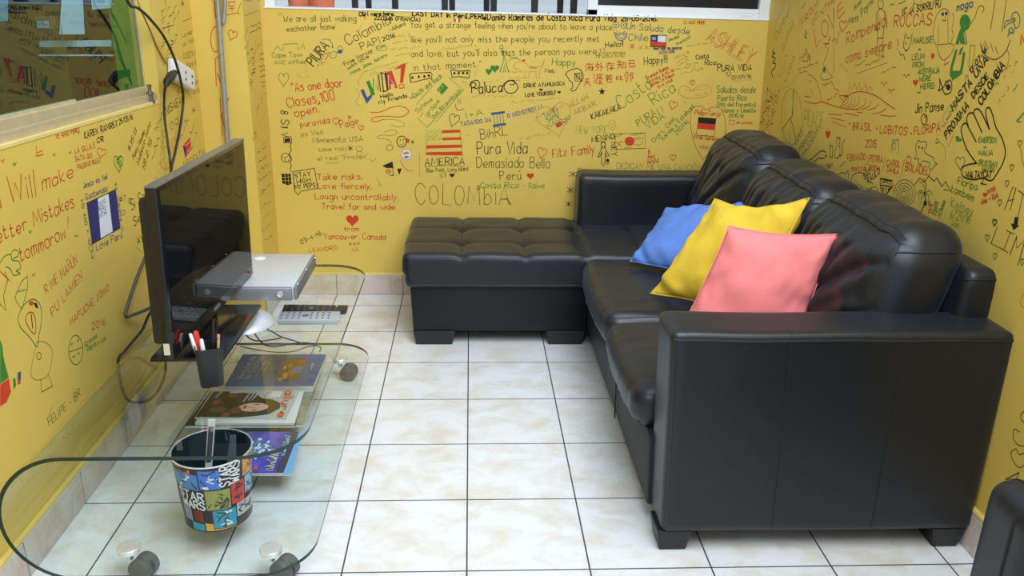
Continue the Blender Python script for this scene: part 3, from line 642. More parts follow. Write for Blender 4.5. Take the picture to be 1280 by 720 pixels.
# ================================================================== HANDWRITING
FONT = {}
for ln in """A 0E3O6E 1H5H
B 0E0O ~0O3O5M3J0J ~0J4J6H4E0E
C ~6M4O2O0L0H2E4E6G
D 0E0O ~0O3O6L6H3E0E
E 5O0O0E5E 0J4J
F 5O0O0E 0J4J
G ~6M4O2O0L0H2E4E6G 6G6I3I
H 0E0O 6E6O 0J6J
I 0E0O
J ~4O4G3E1E0G
K 0E0O 5O0I5E
L 0O0E5E
M 0E1O4G7O8E
N 0E0O6E6O
O ~3O1N0K0I1F3E5F6I6K5N3O
P 0E0O ~0O4O6M4J0J
Q ~3O1N0K0I1F3E5F6I6K5N3O 4G6D
R 0E0O ~0O4O6M4J0J 2J6E
S ~6M4O2O0M1K5I6G4E2E0F
T 0O6O 3O3E
U ~0O0H1E5E6H6O
V 0O3E6O
W 0O2E4L6E8O
X 0O6E 6O0E
Y 0O3J6O 3J3E
Z 0O6O0E6E
a ~5J3K1J0H1E3E5G 5K5E
b 0O0E ~0H2K4J5H4F2E0F
c ~5J3K1J0H1E3E5F
d 5O5E ~5H3K1J0H1F3E5F
e ~0H5H5J3K1J0H1F3E5F
f ~4O2N2L2E 0K4K
g ~5J3K1J0H1F3E5G ~5K5C3A0B
h 0O0E ~0H2K4J4H4E
i 0K0E 0M0N
j ~2K2C1A0A 2M2N
k 0O0E 4K0G4E
l 0O0E
m 0K0E ~0I1K3K3H3E ~3I4K6K6H6E
n 0K0E ~0I2K4J4H4E
o ~2K0J0G2E4E5G5J4K2K
p 0K0A ~0I2K4J5H4F2E0F
q ~5J3K1J0H1F3E5G 5K5A
r 0K0E ~0I2K4J
s ~4J2K0J1I4G3E0E
t 1N1F ~1F2E4F 0K3K
u ~0K0G1E3E4G 4K4E
v 0K2E4K
w 0K1E3J5E6K
x 0K4E 4K0E
y 0K2F 4K0A
z 0K4K0E4E
0 ~2O0M0G2E4E5G5M4O2O
1 0M2O2E
2 ~0M1O4O5L0E 0E5E
3 ~0N3O5M2J ~2J5H3E0F
4 4E4O0H6H
5 5O1O0J ~0J3K5H3E0F
6 ~5O2M0I1E4E5H3J0H
7 0O5O1E
8 ~3J1L2O4O5L3J0H1E4E5H3J
9 ~5L3J0L1O4O5L5I4E
. 0E0F
, 1F0D
! 0O0H 0F0E
' 0O0M
" 0O0M 2O2M
- 0I3I
_ 0E3E
/ 0D4O
: 0E0F 0J0K
( ~2O0L0G2D
) ~0O2L2G0D
+ 0I4I 2G2K
& ~5E1M2O3M0H1E3E5H
# 1E2N 4E5N 0H6H 0L6L
* 0H4N 4H0N 2G2O
| 0C0P""".split('\n'):
    ch, rest = ln[0], ln[2:]; st_ = []
    for s in rest.split():
        sm_ = s[0] == '~'; s = s.lstrip('~'); st_.append((sm_, [(int(s[i]), ord(s[i + 1]) - 69) for i in range(0, len(s), 2)]))
    FONT[ch] = st_
ACC = {'á': 'a', 'é': 'e', 'í': 'i', 'ó': 'o', 'ú': 'u', 'ñ': 'n', 'ã': 'a', 'Ú': 'U', 'Í': 'I', 'Ó': 'O', 'Ñ': 'N', 'Ã': 'A', 'ü': 'u', 'Á': 'A', 'ö': 'o'}
rnd = random.Random(3)
def layout(text, jit=1.0):
    """strokes of a line of writing; cap height 1, starting at x = 0"""
    x = 0; out = []
    for ch in text:
        if ch == ' ': x += .55; continue
        base = ACC.get(ch, ch)
        if base not in FONT: x += .4; continue
        st_ = FONT[base]; wd = max(p[0] for s in st_ for p in s[1]) / 10
        rot = rnd.uniform(-.06, .06) * jit; sc = 1 + rnd.uniform(-.08, .08) * jit; dy = rnd.uniform(-.04, .04) * jit
        allst = list(st_)
        if ch != base:
            top = 12 if base.isupper() else 8
            allst = allst + ([(False, [(2, top), (4, top + 2)])] if ch in 'áéíóúÚÍÓÁ' else [(True, [(0, top), (1, top + 1), (3, top), (4, top + 1)])])
        for sm_, pts in allst:
            P_ = [((p[0] / 10 + rnd.uniform(-.02, .02) * jit) * sc, (p[1] / 10 + rnd.uniform(-.02, .02) * jit) * sc + dy) for p in pts]
            P_ = [(x + a - b * rot, b + a * rot) for a, b in P_]
            if sm_: P_ = [(v.x, v.y) for v in spline([(a, b, 0) for a, b in P_], 3)]
            out.append(P_)
        x += wd + .24
    return out, max(.1, x - .24)
def ribbon(mb, pts, w, nrm, m=0):
    N = len(pts); vs = []
    for i, p in enumerate(pts):
        t = pts[min(i + 1, N - 1)] - pts[max(i - 1, 0)]
        n = nrm[i] if isinstance(nrm, list) else nrm
        s = t.cross(n)
        s = s.normalized() if s.length > 1e-9 else n.orthogonal().normalized()
        ww = w / 2
        if 0 < i < N - 1:
            a = (pts[i] - pts[i - 1]); b = (pts[i + 1] - pts[i])
            if a.length > 1e-9 and b.length > 1e-9: ww *= min(1.6, 1 / max(.4, math.cos(a.angle(b) / 2)))
        e = t.normalized() * (w * .35 if i == N - 1 else -w * .35 if i == 0 else 0)
        vs += [p + s * ww + e, p - s * ww + e]
    mb.add(vs, [(2 * i, 2 * i + 1, 2 * i + 3, 2 * i + 2) for i in range(N - 1)], m)
def pxl(P):
    d = Vector(P) - CAM; z = d.dot(FW); return (640 + FPX * d.dot(RT) / z, 360 - FPX * d.dot(UP) / z)
class Wall:
    def __init__(s, obj, p0, n): s.obj = obj; s.p0 = Vector(p0); s.n = Vector(n).normalized(); s.cnt = 0
    def at(s, x, y, off=.0006): return hit(x, y, s.p0, s.n) + s.n * off
WB = Wall(wall_back, (0, YB, 0), (0, -1, 0)); WL = Wall(wall_left, (XL, 0, 0), (1, 0, 0)); WR = Wall(wall_right, (RX(0), 0, 0), (-1, 0, -.026))
WCF = Wall(wall_corner, (0, YC, 0), (0, -1, 0)); WCS = Wall(wall_corner, (XS, 0, 0), (1, 0, 0))
class Ink:
    def __init__(s, wall): s.w = wall; s.mb = MB(); s.cols = []; s.lv = 0
    def c(s, k):
        if k not in s.cols: s.cols.append(k)
        return s.cols.index(k)
    def T(s, text, x0, y0, x1, y1, h, col='k', w=.0034, jit=1.0, dy=0):
        a = s.w.at(x0, y0); b = s.w.at(x1, y1); d = b - a; L = d.length; d.normalize(); u = s.w.n.cross(d)
        q0 = pxl(a); q1 = pxl(a + u * .01); hm = h / max(1e-6, math.hypot(q1[0] - q0[0], q1[1] - q0[1])) * .01
        st_, wd = layout(text, jit); k = s.c(col)
        for P_ in st_: ribbon(s.mb, [a + d * (p[0] / wd * L) + u * (p[1] * hm) for p in P_], w, s.w.n, k)
        return s
    def L(s, pts, col='k', w=.0034, sm=False, closed=False):
        pts = [tuple(p) for p in pts]
        if closed and not sm: pts = pts + [pts[0]]
        P_ = [s.w.at(*p) for p in pts]
        if sm: P_ = spline(P_, 5, closed); P_ = P_ + [P_[0]] if closed else P_
        ribbon(s.mb, P_, w, s.w.n, s.c(col)); return s
    def F(s, pts, col='k', off=None):
        s.lv += 1; P_ = [s.w.at(*p, .0002 + .00004 * s.lv if off is None else off) for p in pts]
        s.mb.add(P_, [tuple(range(len(P_)))], s.c(col)); return s
    def E(s, cx, cy_, rx, ry, col='k', w=.0034, fill=False, n=20):
        pts = [(cx + rx * math.cos(2 * math.pi * i / n), cy_ + ry * math.sin(2 * math.pi * i / n)) for i in range(n)]
        return s.F(pts, col) if fill else s.L(pts, col, w, closed=True)
    def H(s, cx, cy_, sx, sy_=None, col='r', fill=False, w=.003, rot=0):
        sy_ = sy_ or sx; pts = []
        for i in range(24):
            t = 2 * math.pi * i / 24; x = 16 * math.sin(t) ** 3 / 32; y = -(13 * math.cos(t) - 5 * math.cos(2 * t) - 2 * math.cos(3 * t) - math.cos(4 * t)) / 30
            x, y = x * sx, y * sy_; pts.append((cx + x * math.cos(rot) - y * math.sin(rot), cy_ + x * math.sin(rot) + y * math.cos(rot)))
        return s.F(pts, col) if fill else s.L(pts, col, w, closed=True)
    def S(s, x0, y0, x1, y1, h, col='o', w=.0024, n=None):
        """a line of writing too small to read"""
        n = n or max(3, int(math.hypot(x1 - x0, y1 - y0) / max(2, h) * 2.2)); dx, dy = x1 - x0, y1 - y0; L = math.hypot(dx, dy); ux, uy = dy / L, -dx / L; i = 0
        while i < n:
            m = rnd.randint(2, 5); pts = []
            for j in range(m + 1):
                t = min(1, (i + j * .9) / n); a = rnd.uniform(-.1, 1) * h if j % 2 else rnd.uniform(0, .35) * h
                pts.append((x0 + dx * t + ux * a, y0 + dy * t + uy * a))
            s.L(pts, col, w); i += m + rnd.choice((0, 1))
        return s
    def done(s, name='inscription', label=None):
        o = s.mb.build(name, [INK[c] for c in s.cols], s.w.obj, smooth=False)
        if label: o['label'] = label
        return o

# ------------------------------------------------------------------ magazines and book
def print_(t, q, rects, mats, name='cover_print', writing=()):
    m = patch(q, rects); F = quadmap(q, .0012)
    for text, a, b, h, k, w in writing:      # a,b = baseline ends in cover coordinates
        A, B = F(*a), F(*b); d = (B - A); L = d.length; d.normalize(); u = Vector((0, 0, 1)).cross(d); st_, wd = layout(text, .3) if text != '~' else blur_lines(L / h)
        for P_ in st_: ribbon(m, [A + d * (p[0] / wd * L) + u * (p[1] * h) for p in P_], w, Vector((0, 0, 1)), k)
    return m.build(name, mats, t, smooth=False)
def blur_lines(n):                     # print too small to read
    o = []; x = 0
    while x < n:
        w_ = rnd.uniform(.15, .4); o.append([(x, 0), (x + w_ * .3, rnd.uniform(.5, 1)), (x + w_ * .6, rnd.uniform(0, .4)), (x + w_, rnd.uniform(.4, 1))]); x += w_ + rnd.choice((.1, .1, .35))
    return o, max(x, .1)
z = H2
t, q = slab('magazine', 'olive patterned magazine at the bottom of the pile, sticking out on the right', 'magazine', [(300, 457), (404.5, 457), (379, 531), (262, 531)], z + .0003, z + .008, ol, G)
t, q = slab('magazine', 'dark magazine under the white one, sticking out at the left of the pile', 'magazine', [(264, 489), (378, 489), (369, 532), (231.5, 532)], z + .0083, z + .016, dk, G)
t, q = slab('magazine', 'white edged magazine directly under the cover girl magazine', 'magazine', [(268, 489), (379.5, 489), (367.8, 529), (244, 529)], z + .0163, z + .024, wh_, G)
t, q = slab('magazine', 'glossy magazine with a dark haired woman on the cover, topmost of the pile', 'magazine', [(266, 488), (374, 487.5), (357, 523), (243.5, 522)], z + .0243, z + .031, mat('grey_cover', (.45, .46, .47), .2), G)
hair = [(.10, .98), (.06, .55), (.2, .12), (.36, .10), (.52, .14), (.62, .30), (.74, .34), (.86, .48), (.88, .66), (.80, .86), (.66, .93), (.5, .98)]
print_(t, q, [(hair, 0), ([(.02, .05), (.22, .05), (.10, .98), (0, .98)], 0), (ell(.58, .63, .165, .155), 1), (ell(.40, .74, .06, .12), 6), (ell(.485, .63, .022, .06), 2), (ell(.60, .53, .035, .018), 3), (ell(.60, .73, .035, .018), 3), ([(.52, .60), (.60, .62), (.60, .65), (.52, .66)], 4), (ell(.20, .72, .09, .10), 6), (ell(.13, .45, .05, .1), 7), (ell(.27, .2, .06, .08), 7),
    (rect(.70, .05, .82, .26), 5), (rect(.28, .82, .36, .97), 7)],
    [mat('print_black', (.018, .014, .012), .25), mat('print_skin', (.62, .36, .27), .3), mat('print_lips', (.42, .06, .06), .3), mat('print_brown', (.05, .025, .02), .3), mat('print_nose', (.5, .26, .18), .3), mat('print_white', (.72, .72, .72), .3), mat('print_tan', (.12, .055, .03), .3), mat('print_red', (.20, .045, .03), .3), mat('title_red', (.68, .10, .03), .3)],
    writing=[('allure', (.855, .02), (.90, .95), .028, 8, .007), ('~', (.50, .05), (.47, .40), .008, 5, .0018), ('~', (.54, .05), (.51, .40), .008, 5, .0018), ('~', (.45, .05), (.42, .45), .008, 5, .0018), ('~', (.10, .06), (.08, .3), .01, 5, .0022), ('~', (.64, .06), (.63, .24), .007, 5, .0016)])
t, q = slab('book', 'navy blue cookbook with food photographs lying behind the magazine pile', 'book', [(304, 443), (407.5, 443), (391, 482), (281, 482.5)], z + .0083, z + .033, nv, None)
food = []
fr_ = random.Random(5)
for i in range(26): food.append((ell(fr_.uniform(.56, .78), fr_.uniform(.16, .80), fr_.uniform(.015, .04), fr_.uniform(.03, .08), 10), fr_.choice((0, 1, 2, 3))))
print_(t, q, [(rect(.30, .04, .52, .66), 5)] + [(rect(.54, .12, .80, .84), 4)] + food + [(rect(.68, .42, .79, .62), 6)],
    [mat('food_orange', (.42, .14, .03), .3), mat('food_brown', (.18, .07, .02), .3), mat('food_cream', (.46, .34, .18), .3), mat('food_red', (.35, .05, .03), .3), mat('food_back', (.14, .07, .03), .3), mat('navy_band', (.014, .05, .16), .22), mat('food_blue', (.10, .16, .3), .3), mat('title_cream', (.62, .60, .5), .3)],
    writing=[('Identidad de', (.15, .80), (.17, .10), .020, 7, .0022), ('la Cocina', (.24, .80), (.26, .12), .022, 7, .0022), ('~', (.31, .80), (.33, .2), .010, 7, .0014), ('~', (.36, .8), (.38, .25), .008, 7, .0013), ('~', (.90, .52), (.905, .30), .012, 7, .0026)])
t, q = slab('magazine', 'light blue edged magazine under the blue magazine at the front', 'magazine', [(305, 541), (378, 541), (364, 592.5), (296, 592.5)], z + .0003, z + .0065, lb_, G)
t, q = slab('magazine', 'blue magazine with a frosty tree picture on the cover, at the front of the shelf', 'magazine', [(300, 540), (373.5, 540), (354, 590.5), (283, 591)], z + .0068, z + .013, blu, G)
fl = []
for i in range(60):
    a = fr_.uniform(0, 6.28); r_ = fr_.uniform(0, 1) ** .6; fl.append((ell(.42 + .22 * r_ * math.cos(a), .45 + .26 * r_ * math.sin(a), fr_.uniform(.015, .04), fr_.uniform(.015, .045), 7), fr_.choice((0, 0, 0, 0, 1, 1, 2, 3 if r_ > .9 and a > 2 and a < 3 else 0))))
print_(t, q, [(rect(.86, 0, 1, 1), 4)] + fl + [(rect(.45, .86, .52, .94), 3)], [mat('frost_white', (.55, .66, .72), .3), mat('frost_green', (.06, .26, .20), .3), mat('frost_blue', (.05, .10, .36), .3), mat('frost_red', (.5, .09, .05), .3), mat('print_slate', (.05, .05, .075), .3), mat('title_grey', (.50, .50, .47), .3), mat('title_sky', (.35, .55, .7), .3)],
    writing=[('~', (.79, .96), (.80, .45), .026, 5, .006), ('~', (.90, .60), (.89, .10), .018, 6, .004)])

# ------------------------------------------------------------------ the printed tin
bx, by, bz, bh = -.358, .166, H2 + .0004, .206
tin = thing('waste_tin', 'round metal tin with a colourful comic patchwork print on the lower glass', 'tin', (bx, by, bz))
RB_, RT_ = .088, .1035
def tr(t): return RT_ + (RB_ - RT_) * t     # t = 0 at the rim
M_tink = mat('tin_black', (.018, .018, .020), .3)
MB().lathe([(RB_, bz), (RB_ + .0015, bz + .003), (RB_, bz + .006), (RT_, bz + bh), (RT_ - .002, bz + bh), (RB_ - .002, bz + .004), (.001, bz + .004)], bx, by, 72).build('body', [M_tink], tin)
rr_ = MB(); rr_.tube([(bx + (RT_ + .0005) * math.cos(2 * math.pi * k / 72), by + (RT_ + .0005) * math.sin(2 * math.pi * k / 72), bz + bh) for k in range(72)], .0022, 8, closed=True); rr_.build('rim', M_chrome, tin)
MB().lathe([(RT_ - .0024, bz + bh), (RB_ - .0024, bz + .0045), (.001, bz + .0044)], bx, by, 72, cap=False).build('lining', mat('tin_inside', (.025, .06, .075), .16, metal=.6, bump=.6, bscale=40, bdist=.004), tin)
A0 = math.atan2(CAM.y - by, CAM.x - bx) - math.radians(2)
def cyl(a, t, off=.0005):
    r_ = tr(t) + off; an = A0 + math.radians(a); return Vector((bx + r_ * math.cos(an), by + r_ * math.sin(an), bz + bh * (1 - t)))
def cyn(a): an = A0 + math.radians(a); return Vector((math.cos(an), math.sin(an), 0))
PANELS = [(-80, -24, .10, .335, 'tin_blue', (.07, .20, .52)), (-80, -34, .03, .09, 'tin_orange', (.55, .19, .05)), (-22, 8, .05, .335, 'tin_royal', (.05, .16, .58)), (46, 82, .02, .30, 'tin_amber', (.62, .27, .06)),
          (-16, 22, .36, .66, 'tin_olive', (.27, .28, .07)), (24, 48, .32, .64, 'tin_red', (.52, .035, .03)), (50, 84, .32, .58, 'tin_sky', (.22, .42, .62)),
          (-8, 30, .68, .955, 'tin_teal', (.03, .27, .40)), (32, 84, .66, .87, 'tin_grey', (.42, .43, .45)), (32, 84, .885, .985, 'tin_brown', (.06, .035, .035)), (-46, -24, .86, .985, 'tin_teal', (.03, .27, .40)), (-22, -9, .86, .985, 'tin_gold', (.62, .33, .03)), (-8, 30, .965, .992, 'tin_gold', (.62, .33, .03)),
          (-62, -44, .56, .84, 'tin_slate', (.20, .22, .24)), (-40, -24, .66, .84, 'tin_darkred', (.18, .03, .02)),
          (90, 130, .05, .3, 'tin_teal', 0), (132, 170, .1, .4, 'tin_red', 0), (90, 125, .35, .6, 'tin_olive', 0), (128, 175, .45, .8, 'tin_sky', 0), (90, 125, .65, .95, 'tin_blue', 0), (-130, -84, .1, .4, 'tin_amber', 0), (-130, -84, .45, .8, 'tin_teal', 0), (180, 225, .1, .5, 'tin_royal', 0), (180, 225, .55, .9, 'tin_gold', 0)]
pm = MB(); pmats = []
def pmi(n, c):
    m = MATS[n] if n in MATS else mat(n, c, .3)
    if m not in pmats: pmats.append(m)
    return pmats.index(m)
for a0, a1, t0, t1, n, c in PANELS:
    k = pmi(n, c); N = 10; vs = []
    for i in range(N + 1):
        a = a0 + (a1 - a0) * i / N; sk = (i / N - .5) * .02; vs += [cyl(a, t0 + sk), cyl(a, t1 + sk)]
    pm.add(vs, [(2 * i, 2 * i + 1, 2 * i + 3, 2 * i + 2) for i in range(N)], k)
tr_ = random.Random(11); kk = pmi('tin_inkdark', (.03, .03, .035)); kw = pmi('tin_inklight', (.62, .66, .68))
for a0, a1, t0, t1, n, c in PANELS[:9]:      # loose ink hatching inside the squares
    for i in range(9 if n not in ('tin_blue', 'tin_royal') else 6):
        a, t = tr_.uniform(a0 + 5, a1 - 5), tr_.uniform(t0 + .04, t1 - .04); pts = [(a, t)]
        for j in range(3): a = min(a1 - 3, max(a0 + 3, a + tr_.uniform(-9, 9))); t = min(t1 - .02, max(t0 + .02, t + tr_.uniform(-.06, .06))); pts.append((a, t))
        kx = kw if n in ('tin_teal', 'tin_royal', 'tin_blue') and i % 2 else kk
        ribbon(pm, [cyl(*p, .0009) for p in pts], tr_.uniform(.0015, .0045), [cyn(p[0]) for p in pts], kx)
def tin_text(text, a0, t0, a1, t1, h, w, lean):
    st_, wd = layout(text, .15); Lm = math.radians(a1 - a0) * .097; Lt = (t1 - t0)
    for P_ in st_:
        pts = []
        for i in range(len(P_) - 1):
            for s in range(4): f = s / 4; pts.append((P_[i][0] * (1 - f) + P_[i + 1][0] * f, P_[i][1] * (1 - f) + P_[i + 1][1] * f))
        pts.append(P_[-1]); o = []
        for x, y in pts:
            f = x / wd; up_ = y * h; o.append((a0 + (a1 - a0) * f - lean * up_ / .097 * 57.3, t0 + (t1 - t0) * f - up_ * math.cos(lean) / bh))
        ribbon(pm, [cyl(*p, .0011) for p in o], w, [cyn(p[0]) for p in o], kw)
tin_text('STAR', -62, .46, -19, .505, .024, .0042, 0); tin_text('WARS', -58, .60, -19, .645, .024, .0042, 0)
tin_text('STAR', 22, .325, 24, .03, .0175, .0040, 1.42); tin_text('WARS', 38, .32, 40, .02, .0175, .0040, 1.42)
pm.build('printed_wrap', pmats, tin, smooth=False)
# what is in the tin
def card(name, label, cat, quad, y, th, mats):
    q = [atY(*p, y) for p in quad]; t = thing(name, label, cat, q[3], 'packaging in the printed tin')
    b = [v + Vector((0, th, 0)) for v in q]
    MB().hexa([q[3], q[2], b[2], b[3], q[0], q[1], b[1], b[0]]).build('sleeve', mats[0], t, bevel=.0008, smooth=False)
    c = sum(q, Vector()) / 4; i = [c + (v - c) * .74 + Vector((0, -.0008, 0)) for v in q]
    MB().add(i + [v + Vector((0, .0006, 0)) for v in i], [(0, 1, 2, 3), (4, 7, 6, 5), (0, 4, 5, 1), (1, 5, 6, 2), (2, 6, 7, 3), (3, 7, 4, 0)]).build('insert', mats[1], t, smooth=False)
card('packaging', 'narrow white rimmed plastic package standing up out of the printed tin', 'packaging', [(260, 525), (269, 525), (264.5, 585), (256, 586)], .165, .006, [M_plastw, mat('smoky_insert', (.06, .07, .09), .15)])
card('packaging', 'clear plastic sleeve standing beside the white rimmed package in the tin', 'packaging', [(287, 536), (297, 536), (297, 590), (280, 592)], .190, .004, [M_clear, mat('smoky_film', (.10, .13, .15), .12)])

# ------------------------------------------------------------------ notes behind the office glass
def note(name, label, cat, quad, x, m, group=None):
    q = [atX(*p, x) for p in quad]; b = [v + Vector((-.002, 0, 0)) for v in q]
    return tag(MB().hexa([q[3], q[2], q[1], q[0], b[3], b[2], b[1], b[0]]).build(name, m, None, smooth=False), label, cat, group)
xo = XL - .09
vs_ = thing('card_sign', 'small brown card sign with a white logo patch behind the office glass', 'sign', atX(56, 30, xo))
q = [atX(*p, xo) for p in ((45, 20), (69, 19), (69, 37), (47, 37))]; b = [v + Vector((-.002, 0, 0)) for v in q]
MB().hexa([q[3], q[2], q[1], q[0], b[3], b[2], b[1], b[0]]).build('board', mat('brown_card', (.20, .09, .07), .5), vs_, smooth=False)
q = [atX(*p, xo + .0008) for p in ((46, 26.5), (60.5, 26), (61, 34.5), (47, 35))]; sm2 = MB(); sm2.add(q, [(0, 1, 2, 3)], 0)
A, B = atX(48, 33, xo + .0014), atX(59.5, 32.4, xo + .0014); d = B - A; L = d.length; d.normalize(); u = Vector((1, 0, 0)).cross(d); st_, wd = layout('VISA', .1)
for P_ in st_: ribbon(sm2, [A + d * (p[0] / wd * L) + u * (p[1] * .012) for p in P_], .0028, Vector((1, 0, 0)), 1)
sm2.build('logo', [mat('sign_white', (.85, .85, .85), .5), mat('sign_blue', (.02, .05, .30), .5)], vs_, smooth=False)
GN = 'paper notices behind the office glass'
note('notice', 'tall pale paper notice behind the office glass, right of the card sign', 'notice', [(80, -30), (102, -30), (106, 43), (75, 43)], xo - .004, mat('pale_notice', (.62, .74, .76), .6), GN)
note('notice', 'pale paper notice at the far left behind the office glass', 'notice', [(-20, -20), (10, -20), (10, 26), (-20, 28)], xo - .004, mat('pale_notice', (.62, .74, .76), .6), GN)
note('notice', 'small white notice at the top behind the office glass', 'notice', [(112, -30), (140, -30), (139, 10), (116, 12)], xo - .004, mat('pale_notice', (.62, .74, .76), .6), GN)
GS = 'shelf boards in the office'
note('shelf_board', 'wide pale shelf board behind the office glass under the notices', 'shelf', [(50, 51), (142, 50), (142, 58), (50, 59)], xo - .06, mat('pale_notice', (.62, .74, .76), .6))
note('shelf_board', 'thin bright shelf edge lower down behind the office glass', 'shelf', [(50, 68), (143, 68), (143, 70), (50, 70)], xo - .06, mat('pale_notice', (.62, .74, .76), .6))
note('switch_plate', 'grey rounded plate on the green pillar behind the office glass', 'plate', [(151, 46), (161, 46), (163, 86), (149, 86)], XL - T - .024, mat('grey_plate', (.2, .25, .25), .5))

# ================================================================== GRAFFITI, BACK WALL
BO = .0056
def I(w=WB): return Ink(w)
def sc(ox, oy, k, pts): return [(ox + u / k, oy + v / k) for u, v in pts]
a1 = lambda pts: sc(320, 0, 5.333, pts); a2 = lambda pts: sc(320, 90, 5.333, pts); a3 = lambda pts: sc(320, 200, 5.333, pts); a4 = lambda pts: sc(540, 0, 5.333, pts); a5 = lambda pts: sc(540, 90, 5.333, pts); a6 = lambda pts: sc(500, 150, 5.333, pts); a7 = lambda pts: sc(740, 0, 5.333, pts); a8 = lambda pts: sc(720, 90, 5.333, pts)
I().L([(348, 16), (349, 19)], 'o').L([(351, 16), (352, 19)], 'o').T('We are all just walking', 354.7, 27, 445, 26.5, 7.5, 'd', .0026).T("eachother home'", 358.5, 39.5, 420, 36, 6.5, 'd', .0026).done()
I().T('C&M were here,', 449, 19.8, 493, 19.4, 5, 'k', .0042).T('22.02.16 (FRANCIA)', 468, 24.6, 525, 26.4, 4.6, 'k', .0036).done()
I().T('LAST DAY in Perú_PERU', 515.5, 19.5, 607, 24, 6.2, 'k', .005).F([(567, 23.4), (575.5, 23.6), (575.4, 27.4), (567, 27.2)], 'r').F([(570, 23.7), (572.5, 23.7), (572.5, 27.1), (570, 27.1)], 'w').E(606, 23, 2.4, 2.4, 'k', fill=True).done()
I().T('Danilo Ramires de Costa Rica Pura Vida', 609.5, 24.8, 770, 26.2, 8, 'k', .0048).T('25-05-2016.', 776.5, 25.6, 821, 26, 5.5, 'k', .0048).done()
I().T("You get a strange feeling when you're about to leave a place,", 513, 34, 767, 37.5, 7.5, 'd', .0027).T("like you'll not only miss the people you recently met", 514, 53, 749, 52, 8, 'd', .0027).T("and love, but you'll also miss the person you were", 514, 71, 745, 67.5, 8, 'd', .0027).T('in that moment."', 517, 88.5, 601, 83.5, 8, 'd', .0027).done()
I().T('Colombia', 434.5, 56.5, 489, 29, 12, 'd', .0034).T('PAPI', 452, 62, 475.5, 54, 8.5, 'd', .0032).T('2016', 479, 51.5, 494.5, 46, 5, 'k', .0032).T('-Juliana', 487.5, 39, 507, 31, 4.5, 'd', .0026).L([(456, 24), (455.5, 18)], 'r').L([(452, 30), (449, 40)], 'p', .002).done()
I().T('From Norway', 431.5, 82.5, 466, 64.5, 4.8, 'd', .0028).T('with love', 435.5, 87, 461, 72, 4.2, 'd', .0028).T('Mona, Jone, Aurora', 439, 93.5, 484, 70, 4.4, 'g', .0026).E(477, 60, 7, 3.4, 'g', .0022).T('Cami', 472, 62, 482, 58, 3.4, 'g', .002).done()
I().T('PIURA', 392, 83, 411, 58, 12, 'k', .0048).L(a1([(440, 262), (480, 262), (505, 285), (510, 315)]), 'd', .0026, True).E(415.5, 59, .9, .9, 'k', fill=True).S(398, 84, 408, 66, 4, 'g', .0026).S(404, 82, 413, 66, 4, 'r', .003).L(a1([(540, 330), (560, 305), (580, 330), (560, 355), (530, 345), (500, 350), (490, 370), (510, 388), (535, 375), (540, 345)]), 't', .0022, True).E(425, 64.5, 2.8, 2.8, 'b', fill=True).done()
I().L(a1([(120, 335), (145, 305), (165, 335), (180, 335), (182, 295), (275, 290), (280, 330), (300, 318), (315, 290), (325, 325)]), 'g', .0018).T('Cape Town', 340.5, 71.8, 378, 71, 5.5, 'g', .0022).T('AWE kiffies', 343, 80.3, 382, 79.5, 4.8, 'g', .0020).L(a1([(340, 455), (340, 500)]), 'l', .0018).L(a1([(275, 490), (300, 520), (340, 515), (355, 490)]), 'l', .0018, True).done()
I().H(354.5, 98.5, 13, 18, 'g', w=.0022).done('doodle')
I().T('"As one door', 366, 114.5, 428.5, 108.3, 11, 'r', .0040).T('Closes,100', 360, 134.5, 418.5, 124.8, 13, 'r', .0040).T('open."', 369.5, 146.5, 403, 138.5, 10, 'r', .0038).T('puravida', 376, 158.8, 412, 153.5, 7, 'r', .0034).H(420, 151, 9, 9, 'r').T('Paige', 426, 160, 448, 155, 9, 'r', .0034).H(451.5, 159.5, 7, 7, 'r').H(437, 146.5, 4, 4, 'r').done()
I().T('ps Visit', 377, 170.3, 405, 167.2, 5.6, 'o', .0024).T('Minnesota USA', 391, 178.5, 453.5, 176, 6, 'd', .0024).T('time naiv', 398.5, 189.5, 434, 187.5, 5, 'o', .0024).T('*', 435.5, 189, 440.5, 189, 6, 'k', .003).T('el real "Frozen"', 397, 200.5, 460, 198, 5.5, 'o', .0024).L([(408, 204), (424, 203.6)], 'o', .0022).L([(462, 198), (465, 202), (470, 198)], 'o', .0022, True).E(449, 186, 4, 3, 'o', .002).E(449, 192, 3.5, 3, 'o', .002).done()
I().T('8 S1 V', 351.5, 138, 351.5, 171, 9, 'k', .0036).L(a2([(185, 435), (235, 432), (238, 470), (185, 472), (185, 435)]), 'k', .003).F(a2([(190, 445), (228, 440), (230, 465), (190, 468)]), 'k').L(a2([(235, 475), (228, 500), (236, 520), (222, 545), (232, 565), (238, 585), (225, 600), (236, 625), (228, 645), (236, 665)]), 'k', .0032, True).E(357, 197, 5.6, 5.6, 'k', .0028).L([(352, 195), (356, 198), (361, 194)], 'k', .0022).L([(356, 198), (357, 202)], 'k', .0022).F(a3([(170, 92), (232, 92), (236, 160), (210, 168), (175, 155)]), 'k').L([(352, 222), (363, 221)], 'y', .0016).L([(353, 226), (363, 225.5)], 'y', .0016).L([(356, 218), (357, 230)], 'y', .0016).L([(360, 218), (361, 230)], 'y', .0016).done('doodle', 'black chain of little drawings running down the wall')
I().L(a3([(245, 78), (390, 55), (412, 188), (300, 208), (280, 232), (258, 205)]), 'k', .0030, closed=True).T('STAY', 368.7, 222.3, 388.5, 219.5, 5.5, 'k', .0032).T('HIGH', 371.5, 229.3, 388.5, 227, 4.8, 'k', .0030).T('MY PEPS', 369, 236.3, 394.5, 233.8, 5.5, 'k', .0032).T('03-4-16', 377, 305, 402, 293, 5, 'k', .0026).done()
